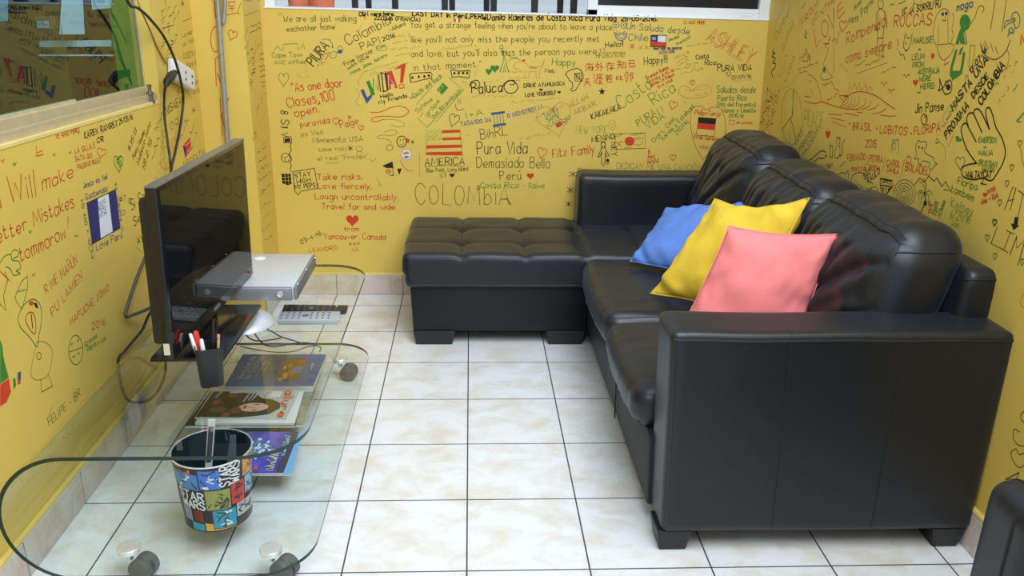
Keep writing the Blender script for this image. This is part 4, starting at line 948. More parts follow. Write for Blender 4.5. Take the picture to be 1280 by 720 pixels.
I().T('Take risks,', 397, 224.7, 453, 224, 7.5, 'r', .0036).T('Love fiercely,', 398, 235.8, 464.5, 236, 7, 'r', .0034).T('Laugh uncontrollably,', 394, 248.8, 498.5, 250, 7.5, 'r', .0034).T('Travel far and wide.', 402.5, 261, 495, 262, 6.8, 'r', .0034).H(440.5, 275, 16, 15, 'r', True).T('from', 430.5, 288.6, 448, 288.6, 5, 'r', .003).T('Vancouver. Canada', 405, 298.7, 482, 299.3, 7, 'r', .0032).T('xxx', 436.5, 306.5, 450, 306, 5, 'r', .0028).T('LEANDRO', 387, 315.5, 422, 312, 5, 'r', .0024).T('M', 440, 315.5, 448, 315, 4.5, 'r', .0024).done()
u_ = I()
u_.F(a1([(695, 600), (718, 595), (742, 650), (765, 628), (775, 645), (738, 692)]), 'b').F(a1([(735, 545), (755, 535), (795, 630), (770, 640)]), 'g').L(a1([(785, 625), (780, 520), (815, 605), (812, 500)]), 'g', .0034).L(a1([(818, 500), (835, 480), (850, 610), (830, 610), (818, 500)]), 'k', .0034).L(a1([(845, 490), (862, 485), (878, 600), (850, 612)]), 'k', .006).F(a1([(880, 600), (868, 480), (905, 470), (945, 585), (925, 590), (915, 560), (895, 562), (902, 592)]), 'r').L(a1([(885, 590), (882, 500), (905, 540), (930, 580)]), 'w', .0016).F(a1([(920, 465), (965, 430), (1000, 420), (980, 550), (960, 555), (965, 455)]), 'r').L(a1([(955, 565), (985, 562), (988, 585), (955, 588)]), 'r', .0034, closed=True)
u_.L(a1([(690, 570), (680, 540), (700, 510), (720, 480), (760, 470), (800, 450), (850, 440), (900, 425), (950, 410)]), 'o', .0016, True).L(a1([(670, 590), (690, 640), (665, 680), (700, 710)]), 'o', .0016, True).done('inscription', 'multicoloured LINJA lettering with an exclamation mark')
I().T('Hello', 476, 123.2, 491.5, 119.5, 4.6, 'k', .0030).T('My Friends', 474, 130.3, 509, 121.5, 5.2, 'k', .0030).L(a1([(1022, 645), (1040, 655), (1055, 640)]), 'k', .0026).done()
def dotbox(pts, dots): 
    q_ = I().L(pts, 'k', .0036, closed=True)
    for d in dots: q_.E(*d, 1.5, 1.7, 'k', fill=True)
    q_.done('doodle')
dotbox(a1([(1025, 495), (1045, 488), (1165, 482), (1174, 495), (1170, 520), (1120, 530), (1060, 545), (1032, 550)]), [(515.5, 97), (523.5, 96), (530.5, 95.5), (536, 94.5)])
dotbox(a4([(125, 468), (140, 465), (175, 475), (255, 470), (245, 520), (180, 510), (135, 515)]), [(568, 91.5), (573.5, 91.5), (579, 91.3), (584, 91.3)])
I().T('Ciochi und Bach', 518, 123, 553, 96.5, 6, 'g', .0026).F(a1([(1205, 600), (1245, 550), (1282, 585), (1240, 630)]), 'g').T('23', 549.3, 114.5, 554.5, 108.5, 4.5, 'y', .0018).L(a1([(1070, 695), (1180, 570)]), 'g', .002).L(a2([(1075, 305), (1140, 370), (1280, 215)]), 'g', .0022).L([(561, 97), (579, 112), (545, 152)], 'g', .0022).T('Schöne', 522, 141, 541, 125, 5, 'g', .0024).T('grüpe', 534.5, 146, 549.5, 127, 5, 'g', .0024).T('aus Braunbach', 541, 148, 577, 114, 4.8, 'g', .0024).L(a2([(1095, 300), (1115, 265)]), 'r', .0024).done()
I().L(a2([(765, 268), (830, 266), (900, 236), (960, 228), (1008, 245), (1012, 275), (960, 300), (880, 294), (800, 300), (768, 318), (790, 332), (850, 316)]), 'r', .0036, True).L(a2([(850, 316), (930, 318), (985, 340), (985, 360), (940, 365), (900, 350)]), 'o', .0020, True).L(a2([(855, 400), (910, 385), (942, 405), (900, 425), (850, 420), (810, 430), (815, 443), (860, 445), (900, 465), (895, 490)]), 'o', .0024, True).E(487, 184.5, 4, 3.6, 'd', .0024).done('doodle', 'looping red line turning olive')
I().E(502, 177, 6, 7, 'k', .0036).E(500.5, 175, .6, 1, 'k', fill=True).E(504.5, 174.5, .6, 1, 'k', fill=True).L([(499.5, 179.5), (502.5, 181.5), (505, 178.5)], 'k', .002, True).F([(507.5, 173), (512.5, 174), (511, 179), (507.5, 178.5)], 'r').F([(513.5, 177), (515.5, 175), (518, 178), (515.5, 180)], 'g').done('doodle', 'smiling ball beside a small red and green mark')
I().E(508, 193, 6.2, 6.2, 'w', fill=True).E(508, 193, 6.2, 6.2, 'b', .0014).F([(503, 191), (509, 189), (513, 192), (505, 194)], 'p').F([(503.5, 195.5), (512.5, 195), (508, 198)], 'n').done('sticker', 'small round white and blue sticker')
I().F(a2([(842, 625), (910, 596), (916, 640), (870, 640)]), 'k').L(a2([(908, 596), (916, 690)]), 'k', .003).E(485.5, 214.5, 4, 3.4, 'p', fill=True).F(a2([(882, 690), (916, 682), (914, 694)]), 'g').F(a2([(940, 645), (972, 642), (955, 688)]), 'k').L(a2([(960, 590), (985, 630), (1010, 655), (1050, 660)]), 'r', .0024, True).L(a2([(1090, 540), (1092, 700)]), 'r', .0018).S(470, 222, 474, 232, 3, 'p', .002).done('doodle')
fl_ = I().F(a6([(280, 68), (400, 65), (402, 84), (281, 88)]), 'r').F(a6([(282, 118), (408, 114), (410, 131), (283, 136)]), 'r').F(a6([(175, 168), (412, 164), (414, 184), (176, 191)]), 'r').F(a6([(174, 215), (413, 209), (416, 236), (175, 234)]), 'r').L(a6([(176, 140), (175, 234)]), 'r', .002).L(a6([(400, 65), (416, 238)]), 'r', .002)
for yy in (72, 84, 97, 110, 122, 134): fl_.S(531.5, 150 + yy / 5.333 + 1, 552, 150 + yy / 5.333, 3, 'l', .0018)
fl_.done('doodle', 'striped red flag drawing with a pale green corner')
I().T('AMERICA', 531.5, 206.5, 580.5, 205.5, 9, 'o', .0046).T('AMERICA', 531.5, 206.5, 580.5, 205.5, 9, 'y', .0020, 0).L([(531, 208.5), (560, 207), (581, 208.5)], 'd', .002, True).T('Blue Point, Long Island', 533, 215.3, 585, 213.3, 5, 'd', .0024).T('NY', 550.5, 222.5, 558.5, 221.5, 6, 'd', .0026).H(565, 219, 6.5, 6, 'k', True).done()
I().T('COLOMbiA', 520, 255.5, 636, 255.5, 24, 'd', .0030).L([(628, 249), (634, 249), (639, 256)], 'k', .0032).E(598, 234.5, 2, 2.5, 'd', .0024).done()
I().T('"', 584.5, 173, 587, 172, 4, 'd', .0022).T('BihRL', 601, 173.5, 634, 169, 12, 'd', .0032).T('"', 661, 177, 664, 176, 4, 'd', .0022).T('Pura Vida', 596.5, 192.3, 659, 192, 15, 'k', .0036).T('Demasiado Bello', 596, 209.3, 687, 210, 13, 'd', .0034).T('Perú', 625, 224.8, 651, 224, 11, 'd', .0034).H(663, 219.8, 9, 8.5, 'r', True).done()
I().T('Costa Rica - Ilaine', 601, 234.8, 680, 235, 7, 'g', .0026).done()
I().H(677.5, 190.5, 12, 14, 'r', rot=.25).T('Fitz Family', 691, 197.3, 743, 191.5, 11, 'r', .0036).done()
I().T('Paluca', 590, 116.5, 628, 114.5, 13, 'k', .0046).L(a4([(250, 575), (265, 545), (300, 535), (318, 560), (300, 590), (275, 580)]), 'k', .0042, True).L(a4([(460, 610), (480, 560), (520, 535), (560, 555), (572, 590), (540, 620), (500, 615), (480, 580), (500, 545), (545, 535), (550, 560), (520, 565)]), 'k', .0040, True).T('"', 579.5, 106, 582.5, 106, 4, 'k').T('"', 646, 104, 649, 104, 4, 'k').done()
I().T('DRINK AYAHUASCA', 655, 109.3, 706, 106.3, 4.6, 'k', .0032).T('*', 674, 114, 678, 114, 3, 'k').T('LOVE YOURSELF', 657, 121.3, 695, 117.8, 4.6, 'k', .0032).H(699, 115.2, 4.5, 4, 'k', True).done()
I().L(a4([(890, 495), (905, 475), (935, 462), (965, 455), (985, 462), (1000, 478), (1008, 500), (1008, 520), (985, 555), (970, 580), (955, 602), (932, 608), (925, 595), (940, 580), (935, 550), (915, 535), (905, 515)]), 'k', .0034, closed=True).L(a4([(950, 490), (995, 485), (1000, 540), (955, 540)]), 'k', .0028, closed=True).E(722.5, 96, 2.3, 3.2, 'k', .0026).L(a4([(950, 490), (1000, 540)]), 'k').done('doodle', 'black outline of a landmass with a small square')
st_pts = []
for i in range(10): r_ = 5 if i % 2 == 0 else 2; st_pts.append((752.5 + r_ * math.sin(math.pi * i / 5), 114.5 - r_ * math.cos(math.pi * i / 5)))
I().F(st_pts, 'k').done('doodle')
I().L(a4([(575, 460), (548, 455), (545, 430), (570, 412), (605, 412), (632, 425), (640, 442), (700, 447), (728, 440), (742, 415), (748, 398)]), 'p', .0022).L(a4([(748, 400), (740, 445), (715, 470), (718, 520), (695, 522), (692, 478), (650, 475), (645, 520), (625, 520), (622, 470)]), 'p', .0022).F(a4([(597, 402), (612, 395), (626, 402), (622, 410), (600, 410)]), 'r').L(a4([(650, 445), (655, 455), (665, 447), (672, 457), (682, 449), (692, 458), (700, 450)]), 'd', .002).S(636, 91, 654, 90, 3, 'p').S(636, 98, 655, 98, 3, 'p').T('Melu', 681, 90.5, 693, 91, 5, 'd', .0026).done('doodle', 'pale red line drawing of a dog with a red cap')
I().L(a4([(455, 300), (450, 325), (475, 320), (470, 300), (455, 300)]), 'g', .0024).L(a4([(465, 325), (480, 400), (452, 480), (475, 480), (485, 420), (488, 480), (510, 480), (490, 400), (470, 330)]), 'g', .0026).L(a4([(490, 345), (520, 375), (590, 400)]), 'g', .0024, True).L(a4([(510, 410), (540, 385), (575, 380)]), 'g', .002, True).done('doodle', 'green stick figure')
I().H(611, 89.5, 8, 9, 'g', True).H(618.5, 85.5, 11, 10, 'g', True).L(a4([(275, 465), (290, 515), (300, 465)]), 'l', .0024).done('doodle', 'two green hearts')
I().T('Happy', 690, 81, 719, 82, 8, 'g', .003).done()
# two lines of chinese characters
def han(ink, cx, cy_, s, strokes, col='r', w=.0034):
    for p in strokes: ink.L([(cx + (x - 5) * s / 10, cy_ + (y - 5) * s / 10) for x, y in p], col, w)
hj = I()
HAN = {'hai': [[(1, 1), (2, 2)], [(0.5, 4), (1.5, 5)], [(0.5, 9), (2.5, 6)], [(4, 0), (3, 3)], [(4, 1.5), (9, 1.5)], [(4.5, 3.5), (8.5, 3.5), (8, 9), (7, 9.5)], [(4.5, 3.5), (4, 7.5), (9.5, 7.5)], [(3, 5.5), (10, 5.5)]],
       'wai': [[(3, 0), (0.5, 5)], [(2, 2), (5, 2), (4, 6), (1, 9.5)], [(1.5, 4), (3.5, 6)], [(7, 0), (7, 10)], [(7, 4), (9.5, 6)]],
       'cun': [[(1, 2), (9, 2)], [(4.5, 0), (0.5, 6)], [(2.5, 5), (2.5, 10)], [(4.5, 4), (8.5, 4), (6.5, 6)], [(6.5, 6), (6.5, 9.5), (5.5, 9)], [(4, 7), (10, 7)]],
       'zhi': [[(2, 0), (0.5, 3)], [(1.5, 2), (5, 2)], [(0, 5), (5.5, 5)], [(3, 2), (3, 6), (0.5, 10)], [(3, 6), (5, 9)], [(6.5, 3), (9.5, 3), (9.5, 9), (6.5, 9), (6.5, 3)]],
       'ji': [[(1, 1), (8, 1), (8, 5), (1.5, 5)], [(1.5, 3), (1.5, 9), (9, 9), (9, 7)]],
       'tian': [[(2, 1.5), (8, 1.5)], [(1, 5), (9, 5)], [(5, 1.5), (4.5, 6), (1, 10)], [(5, 6), (9, 10)]],
       'ya': [[(1, 1), (2, 2)], [(0.5, 4), (1.5, 5)], [(0.5, 9), (2.5, 6)], [(4, 0.5), (10, 0.5)], [(4.5, 0.5), (3, 10)], [(5, 3), (9, 3)], [(7, 1.5), (7, 5)], [(4.5, 5), (10, 5)], [(5.5, 7.5), (9, 7.5)], [(7, 6), (7, 9.5)], [(4.5, 9.7), (10, 9.7)]],
       'ruo': [[(1, 2), (9, 2)], [(3, 0.5), (3, 3)], [(7, 0.5), (7, 3)], [(1, 4.5), (9, 4.5)], [(5, 3), (1, 8)], [(3.5, 6), (8, 6), (8, 9.5), (3.5, 9.5), (3.5, 6)]],
       'bi': [[(1.5, 3), (1.5, 8), (4, 7)], [(1.5, 5), (4, 4.5)], [(6.5, 2.5), (6.5, 8), (9.5, 8), (9.5, 6.5)], [(9, 3.5), (6.5, 5)]],
       'lin': [[(3, 0), (0.5, 4)], [(3, 0), (5.5, 3.5)], [(2, 4), (4, 4)], [(1, 6), (4.5, 6), (3, 8.5)], [(2, 8), (3.5, 10)], [(7, 1), (7, 10)], [(7, 1), (9.5, 1), (8, 4), (9.5, 6.5), (7.5, 7)]]}
for n, x, y, s in (('hai', 737, 84, 11), ('wai', 749, 83.5, 10.5), ('cun', 762.5, 83, 11), ('zhi', 777, 80.5, 11), ('ji', 790, 79.5, 9.5), ('tian', 734, 102, 9.5), ('ya', 747.5, 98.5, 12.5), ('ruo', 761, 98, 10.5), ('bi', 774, 97, 9), ('lin', 786, 96, 12.5)): han(hj, x, y, s, HAN[n])
hj.done('inscription', 'two lines of red Chinese characters')
I().T('TASANDO DA', 576, 157.5, 614, 151.8, 5, 'b', .003).F(a5([(393, 272), (484, 260), (486, 275), (395, 287)]), 'b').F(a5([(405, 350), (492, 340), (494, 354), (407, 364)]), 'b').L(a5([(412, 285), (418, 350)]), 'b', .0026).L(a5([(432, 282), (438, 348)]), 'b', .0026).L(a5([(452, 280), (458, 346)]), 'b', .0026).L(a5([(472, 277), (478, 343)]), 'b', .0026).T('O MONSTRO', 635, 147.5, 668, 139.5, 5.4, 'b', .003).T('!!!', 670, 138.5, 678, 136, 5.5, 'b', .0026).done()
I().T('I+A', 583.5, 147.3, 604, 143, 7, 'g', .0028).H(567.5, 149.5, 13, 17, 'd', w=.003, rot=.3).L(a5([(155, 215), (170, 255), (215, 245)]), 'd', .0028, True).L(a5([(172, 180), (178, 215)]), 'd', .002).L(a5([(186, 178), (192, 212)]), 'd', .002).done()
I().H(693.5, 147.5, 44, 44, 'p', w=.0024, rot=-.25).T('TAMIS', 681, 148, 697, 138, 6, 't', .0026).T('SAMU', 685, 153, 699, 144.5, 5.5, 't', .0026).T('NAIA', 686, 161, 703, 150, 6, 't', .0026).T('PERU', 705, 157, 713, 147, 5, 't', .0022).F(a5([(822, 350), (845, 332), (862, 330), (866, 355), (845, 370), (828, 368)]), 'r').S(698, 140, 708, 128, 6, 'p').done()
I().T('ALLAH', 713, 134, 736, 124, 7, 'o', .0022).T('AKBAR', 718.5, 143.5, 746, 131.5, 6.5, 'o', .0022).done()
I().T('KAKAKAKA', 740, 148.8, 776, 137, 7, 'k', .0038).done()
I().T('NEW YORK', 720, 166.5, 758, 167, 9, 'l', .0026).E(765, 156.5, 5, 6, 'l', .002).E(765, 157, 2, 2.6, 'l', .002).done()
I().T('MENiNO', 740, 178.3, 768, 173.5, 7, 'k', .0036).T('NEY', 763.5, 178, 764.5, 195, 7, 'k', .0034).E(754, 181, 2.8, 4, 'k', .003).L(a8([(170, 475), (180, 465), (195, 470)]), 'k', .0046).L(a8([(178, 492), (160, 530), (145, 570), (158, 565), (172, 530)]), 'k', .003).L(a8([(188, 492), (205, 530), (222, 560), (205, 565), (195, 530)]), 'k', .003).L(a8([(172, 530), (168, 600), (185, 632), (192, 600), (195, 545)]), 'k', .003).E(759.5, 200.5, 2, 2.2, 'k', fill=True).L(a8([(195, 600), (212, 615), (222, 600)]), 'k', .0028).done('doodle', 'small black drawing of a boy with a ball')
I().L(a8([(258, 413), (460, 406), (463, 508), (262, 516)]), 'd', .0024, closed=True).E(787, 176.5, 6.2, 5.8, 'r', fill=True).S(769.5, 174, 778, 169, 4, 'g').S(771, 179, 780, 178.5, 4.5, 'r', .0032).S(772, 184, 780, 183, 4.5, 'r', .003).S(789, 170.5, 805, 168, 4, 'g').S(793, 176, 805, 174, 4.5, 'd').S(793, 182, 805, 180, 4.5, 'd').S(781, 185.5, 790, 184.5, 3, 'g').done('doodle', 'card drawing with a red disc in the middle')
I().T('Costa', 777, 136.5, 816, 108.5, 16, 'g', .0030).T('Rica', 817.5, 131.5, 845, 113.5, 14, 'g', .0030).T('PURA', 799, 158.5, 820, 143.5, 9, 'g', .003).T('VIDA', 811, 161.5, 831, 147, 9, 'g', .003).T('!!', 824, 143, 829, 140, 8, 'g', .0026).done()
I().T('Dori, Omil,', 818, 178, 846, 148, 5.5, 'g', .0026).T('Yorsie y Esteban!', 829, 176.5, 868, 134, 5.5, 'g', .0026).T('21.01.16', 846, 168.5, 861, 153, 5, 'g', .0026).done()
I().H(841.5, 131, 11, 11, 'r', rot=.3).done('doodle'); I().L(a8([(760, 180), (725, 168), (690, 145), (688, 110), (720, 92), (755, 105), (775, 125), (810, 95), (860, 85), (898, 105), (900, 140), (870, 160), (810, 170)]), 'p', .0024, True, True).S(856, 115, 884, 112, 4, 'p', .0018).S(869, 120, 883, 118, 3.5, 'p', .0018).H(865.5, 103, 6.5, 6.5, 'r').E(856.5, 127.2, .8, .8, 'r', fill=True).done('doodle', 'pale orange heart outline with a small red heart above')
I().F(a8([(815, 300), (936, 310), (930, 350), (812, 338)]), 'k').F(a8([(812, 338), (930, 350), (926, 388), (806, 378)]), 'r').L(a8([(806, 378), (800, 420), (922, 430), (926, 388)]), 'd', .0024).L(a8([(845, 582), (795, 490), (765, 370), (766, 270), (790, 232), (835, 230), (866, 252), (905, 235), (960, 242), (992, 310), (995, 400), (960, 470), (905, 520), (845, 582)]), 'r', .0028, True).T('Philip+Tanja', 868, 143.3, 900, 145, 6, 'r', .0028).T('From Germany', 867.5, 173.3, 900, 176.5, 5.6, 'r', .0028).T('+1.2006', 873, 184.6, 885, 186.6, 3.5, 'r', .002).done('doodle', 'red heart around a black, red and gold flag')
I().T('Saludos desde', 896, 115.5, 944, 115.8, 8, 'g', .003).T('Puerto Rico', 897, 125.6, 933, 125.3, 7, 'g', .003).T('(Isla del Encanto)', 896, 132.6, 944, 133.5, 5.5, 'g', .0028).T('Nanno y Linette', 903, 140.2, 944, 140.6, 5.5, 'g', .0028).T('01/10/16', 911, 146.3, 929, 147, 4, 'g', .0026).L([(911.5, 150), (918, 150.5), (917.5, 156), (911.5, 155.5)], 'r', .0018, closed=True).T('de corazon', 920.5, 154.6, 940, 155, 3.6, 'r', .002).done()
I().T('Un Saludo desde', 783, 35.5, 861, 43, 8.5, 't', .003).T('Chile', 786, 50.3, 809, 51.3, 8.5, 't', .003).F(a7([(393, 235), (440, 237), (438, 278), (392, 275)]), 'n').F(a7([(392, 275), (494, 282), (492, 314), (390, 310)]), 'r').F(a7([(440, 237), (496, 236), (494, 282), (438, 278)]), 'w').L(a7([(393, 235), (496, 236), (492, 314), (390, 310)]), 'k', .003, closed=True).T('*', 815, 51, 820, 51, 5, 'w', .0022).done('inscription', 'greeting with a small Chilean flag drawing')
I().E(770, 31, 3.6, 3.6, 'b', .0026).E(779.5, 31.4, 3.6, 3.8, 'b', .0026).E(770, 31, 1, 1, 'b', fill=True).E(779.5, 31.4, 1, 1, 'b', fill=True).L(a7([(148, 215), (165, 258), (195, 270), (225, 252), (232, 220)]), 'b', .0034, True).L(a7([(155, 215), (170, 245), (195, 256), (218, 245), (225, 222)]), 'b', .0026, True).T('lad', 771, 44, 780, 44, 5.5, 'b', .0022).done('doodle', 'blue smiling face')
I().T('Hello!!', 757, 59.5, 779, 58, 6.5, 'k', .0030).T('!!', 751.5, 65.5, 756, 64.5, 4.5, 'k', .0026).T('HF28071018!!', 745.5, 72.5, 781, 70.5, 6, 'o', .0026).T('*', 787, 63, 793, 63, 8, 'r', .0024).T('*', 798, 63, 803, 63, 6, 'p', .0020).T('*', 806, 63, 811, 63, 6, 'p', .0020).done()
I().T('Buen viaje, son nuestros', 817, 62.2, 852, 61.5, 4, 'n', .0024).T('24/04/2016', 824, 67.8, 843, 66, 3.6, 'n', .0022).done()
I().T('Happy!!!', 805, 80.5, 834, 78, 9, 'k', .0030).done()
I().T('CJ WAS HERE', 854, 29.8, 881, 30, 4, 'r', .0026).done()
u_ = I(); 
for dx, dy in ((0, 0), (2.8, -1.4)): u_.T('ASHLEY', 881 + dx, 51 + dy, 935 + dx, 82 + dy, 19, 'r', .0022, .2)
u_.done()
I().T('Costa', 870, 74.3, 885.5, 72.5, 6, 'k', .0030).T('Rica:', 881, 81.3, 896, 80.8, 6, 'k', .0030).T('PURA VIDA', 896.5, 88.6, 939, 88.2, 8, 'k', .0036).L([(907.5, 91), (910.5, 95), (914, 91.5)], 'k', .0026, True).E(909, 90.5, .6, .8, 'k', fill=True).E(912, 90.5, .6, .8, 'k', fill=True).T('07/09/16', 915, 99.3, 938.5, 97, 4.4, 'd', .0026).S(917, 101.8, 940, 100.5, 3, 'p', .0016).done()
I().T('viva costa', 836.5, 51.5, 849, 47, 3.6, 'g', .0022).T('mexico!', 846.5, 56.5, 863, 47.5, 3.8, 'g', .0024).done()
I().T('Brandon Ramón', 808.5, 99.5, 836, 86, 4.6, 'r', .0024).T('Florida 8-15-16', 810.5, 104.5, 843, 89.5, 4.4, 'r', .0024).T('Norma La Ramon', 813.5, 108.5, 843, 94.5, 4.2, 'r', .0024).T('love you!!', 823, 110.3, 841, 101, 4, 'r', .0024).done()
u_ = I()
for a in ((844, 75, 861, 66.5), (846, 79, 860, 72), (848, 83, 862, 76), (858, 83, 873, 79), (844, 88, 872, 83), (850, 92, 878, 87.5), (859, 59.5, 885, 54.5)): u_.S(*a, 4, 'o', .0020)
u_.done()
I().L(a8([(487, 505), (478, 600), (495, 610), (490, 570), (515, 560), (540, 605), (520, 608), (505, 585), (488, 520)]), 'r', .0028).S(810, 204, 823, 202, 4, 'r', .003).S(810, 197, 818, 196, 4, 'r', .0028).S(810.5, 191, 813, 190, 4, 'r', .0026).done('doodle', 'small red tower drawing')
I().H(841, 196.5, 8, 8, 'r').done('doodle')
I().T('DEDICAN ME UNA CANCIÓN 20', 771, 210.5, 888, 213, 7, 'o', .0024).done()
u_ = I()
for x, y in ((715, 219), (712, 239), (711, 256)): u_.T('*', x - 4, y + 4, x + 4, y + 4, 9, 'k', .0028)
u_.L(a6([(1180, 330), (1190, 320), (1208, 322)]), 'k', .0026).done('doodle')
u_ = I()
for a in ((489, 48, 512, 45), (491, 55, 512, 52), (488, 63, 525, 60), (494, 70, 512, 68), (553, 62, 596, 59), (462, 96, 510, 80), (668, 152, 680, 142), (640, 130, 700, 124), (632, 163, 664, 157), (648, 175, 690, 168), (600, 140, 626, 134), (602, 104, 626, 101), (590, 121, 640, 121), (900, 26, 940, 22)): u_.S(*a, 4.5, 'y' if rnd.random() < .3 else 'o', .0014)
u_.done('inscription', 'faded olive scribbles among the larger writing')

# ================================================================== GRAFFITI, CORNER COLUMN
I(WCF).L([(263.5, -4), (268, 4), (273, -6)], 'r', .0036).L([(268, 4), (269.5, 22)], 'r', .0036).L([(272, 33), (266.5, 35), (263.5, 46), (264.5, 58), (269, 65), (275, 61)], 'r', .0034, True).L([(269, 73), (270.5, 108)], 'r', .0034).L([(269, 73), (276, 70)], 'r', .003).L([(271.5, 92), (278, 109)], 'r', .0034).L([(275, 122), (278, 170)], 'r', .0034).L([(286, 122), (277, 145), (281, 162)], 'r', .0034).done('inscription', 'tall red letters reading YORK down the column')
I(WCF).H(290.5, 43.5, 12, 13, 'r', rot=.35, w=.0028).L([(283, 19), (297, 16), (300, 18)], 'r', .0028).L([(297, 16), (301, 4)], 'r', .0024).L([(286, 3), (294, 2), (293, 7), (286, 8)], 'r', .0026, closed=True).L([(290, 8), (290, 14)], 'r', .0024).L([(286, 11), (294, 10)], 'r', .0024).done('doodle')
u_ = I(WCS)
for i, (x0, y0, x1, y1, c, h) in enumerate([(306, 2, 325, 0, 'g', 4), (307, 20, 322, 14, 'o', 4), (314, 34, 326, 30, 'd', 4), (313, 41, 326, 36, 'k', 4), (307, 50, 311, 32, 'l', 5), (309, 62, 314, 48, 'l', 5), (308, 71, 316, 62, 'g', 3), (311, 80, 318, 72, 'g', 3), (319, 82, 321, 46, 'p', 5), (324, 60, 330, 48, 'p', 5), (325, 68, 332, 66, 'd', 4), (325, 76, 333, 73, 'k', 4), (324, 84, 333, 82, 'd', 4), (325, 90, 334, 88, 'd', 4), (325, 97, 334, 95, 'k', 4), (326, 104, 334, 102, 'd', 4), (315, 112, 320, 84, 'k', 6), (327, 110, 334, 108, 'd', 4), (329, 118, 335, 116, 'p', 4), (321, 142, 330, 122, 'l', 5), (325, 158, 334, 138, 'l', 5), (319, 176, 321, 164, 'r', 4), (322, 192, 333, 184, 'd', 4), (323, 204, 335, 194, 'd', 4), (323, 216, 336, 206, 'o', 4), (325, 228, 338, 216, 'o', 4), (326, 246, 338, 230, 'o', 4), (327, 262, 338, 252, 'l', 5), (328, 276, 340, 264, 'l', 5), (329, 290, 340, 280, 'l', 4), (331, 302, 340, 296, 'l', 4), (328, 182, 334, 176, 'p', 4)]): u_.S(x0, y0, x1, y1, h, c, .0024)
u_.done('inscription', 'narrow lines of small mixed coloured writing on the column side')

# ================================================================== GRAFFITI, LEFT WALL
l3 = lambda pts: sc(0, 0, 3, pts); m3 = lambda pts: sc(0, 180, 3, pts); n4 = lambda pts: sc(0, 400, 4, pts)
I(WL).T('TE AMO PERÚ', 69, 173.5, 99, 165, 6, 'r', .0028).done()
I(WL).T('KAREN RAMIREZ', 106, 173.5, 147, 157.5, 8, 'k', .0032).T('25/05/16', 149, 155.5, 166, 148.5, 6.5, 'k', .003).T('CR', 121.5, 178.5, 129.5, 176.5, 6.5, 'k', .0032).done()
I(WL).T('LA SILLA E', 94, 192.5, 119, 184.5, 7, 'r', .0022).T('SATA QUI', 94, 202, 115, 196.5, 6, 'r', .0022).T('PALERMO RULEZ', 97, 212, 126, 202.5, 6, 'r', .0022).H(126.5, 190.5, 12, 12, 'r', w=.0022, rot=.25).done()
I(WL).H(148, 203.5, 12, 22, 'g', w=.0034, rot=-.05).F([(146, 196), (150, 197), (152, 206), (150, 210), (145, 203)], 'l').L([(145, 200), (151, 196)], 'g', .0024).L([(146, 205), (152, 201)], 'g', .0024).L([(149, 209), (153, 205)], 'g', .0024).done('doodle', 'green hatched heart')
I(WL).L([(45, 182), (45, 195), (54, 193)], 'r', .0024).L([(46, 191), (53, 188)], 'r', .0022).L([(1, 200), (3, 203), (5, 199)], 'r', .0026).L([(16, 204), (18, 207), (20, 203)], 'g', .003).L([(66, 192), (68, 195), (69, 192)], 'g', .0022).L([(86, 190), (88, 192), (89, 189)], 'g', .0022).L([(36, 289), (38, 291), (39, 288)], 'b', .0026).L([(93, 294), (96, 296), (97, 293)], 'g', .0026).L([(40, 343), (42, 345), (44, 341)], 'o', .0026).done('doodle')
I(WL).T('Will', 13, 254.5, 45, 244, 32, 'r', .0032).T('make', 53.5, 238.5, 91, 221.5, 18, 'r', .0032).T('Better Mistakes', -14, 310, 92, 258, 19, 'r', .0032).T('tommorow', 25.5, 327, 82, 297.5, 18, 'r', .0032).T('!', 84.5, 286, 88, 284.5, 14, 'r', .0028).T('u', -6, 262, 1, 260, 16, 'r', .003).done()
gl_ = I(WL).F(m3([(325, 222), (370, 203), (380, 357), (345, 375)]), 'n').F(m3([(405, 186), (433, 172), (449, 312), (422, 335)]), 'n').F(m3([(366, 205), (406, 186), (423, 335), (378, 358)]), 'w').L(m3([(325, 222), (433, 171), (450, 314), (345, 375)]), 'k', .0028, closed=True)
gl_.T('DIOS', 122.5, 259, 132, 253.5, 5, 'n', .0018).T('PERU', 123, 266, 132.5, 260.5, 5, 'n', .0018).T('2016', 124, 272.5, 133, 267, 5, 'n', .0018).T('Jesús es fiel', 104, 235.5, 134, 223.5, 7, 'n', .0024).T('Guatemala', 107, 250, 134, 239, 7.5, 'n', .0024).T('I Love Perú', 116, 315.5, 153, 297, 9, 'n', .0024)
for i, ch in enumerate('TE AMO Y ANITA'): gl_.T(ch, 101.5 + i * .95, 255 + i * 5.3, 104.5 + i * .95, 254 + i * 5.3, 4.6, 'n', .0020) if ch != ' ' else None
for i, ch in enumerate('ANIVERSARIO'): gl_.T(ch, 143.5 + i * .8, 232.5 + i * 5.6, 146 + i * .8, 231.5 + i * 5.6, 4.2, 'n', .0018)
gl_.done('inscription', 'blue and white flag with navy writing all around it')
I(WL).T('#7', 149.5, 253, 157.5, 250, 7, 'k', .0022).E(154, 265.5, 2.4, 3.2, 'n', .002).E(162, 251, 1.8, 3, 'k', .002).T('Si Se', 164.5, 263, 181, 250, 13, 'k', .0030).T('Se F', 167.5, 282.5, 183, 271, 12, 'k', .003).T('AYE', 172, 305.5, 183, 299.5, 8, 'k', .003).L([(170, 309), (178, 316)], 'p', .0016).done()
I(WL).T('RÜME MAÑÚN', 57.5, 368, 97, 328, 11, 'r', .0024).T('PU LAMIEN', 65.5, 396, 103, 348, 10, 'r', .0024).T('MAPUCHE ZOMO', 87.5, 408, 136.5, 363, 9, 'r', .0022).T('2016.', 115, 412.5, 133.5, 405, 9, 'r', .0024).done()
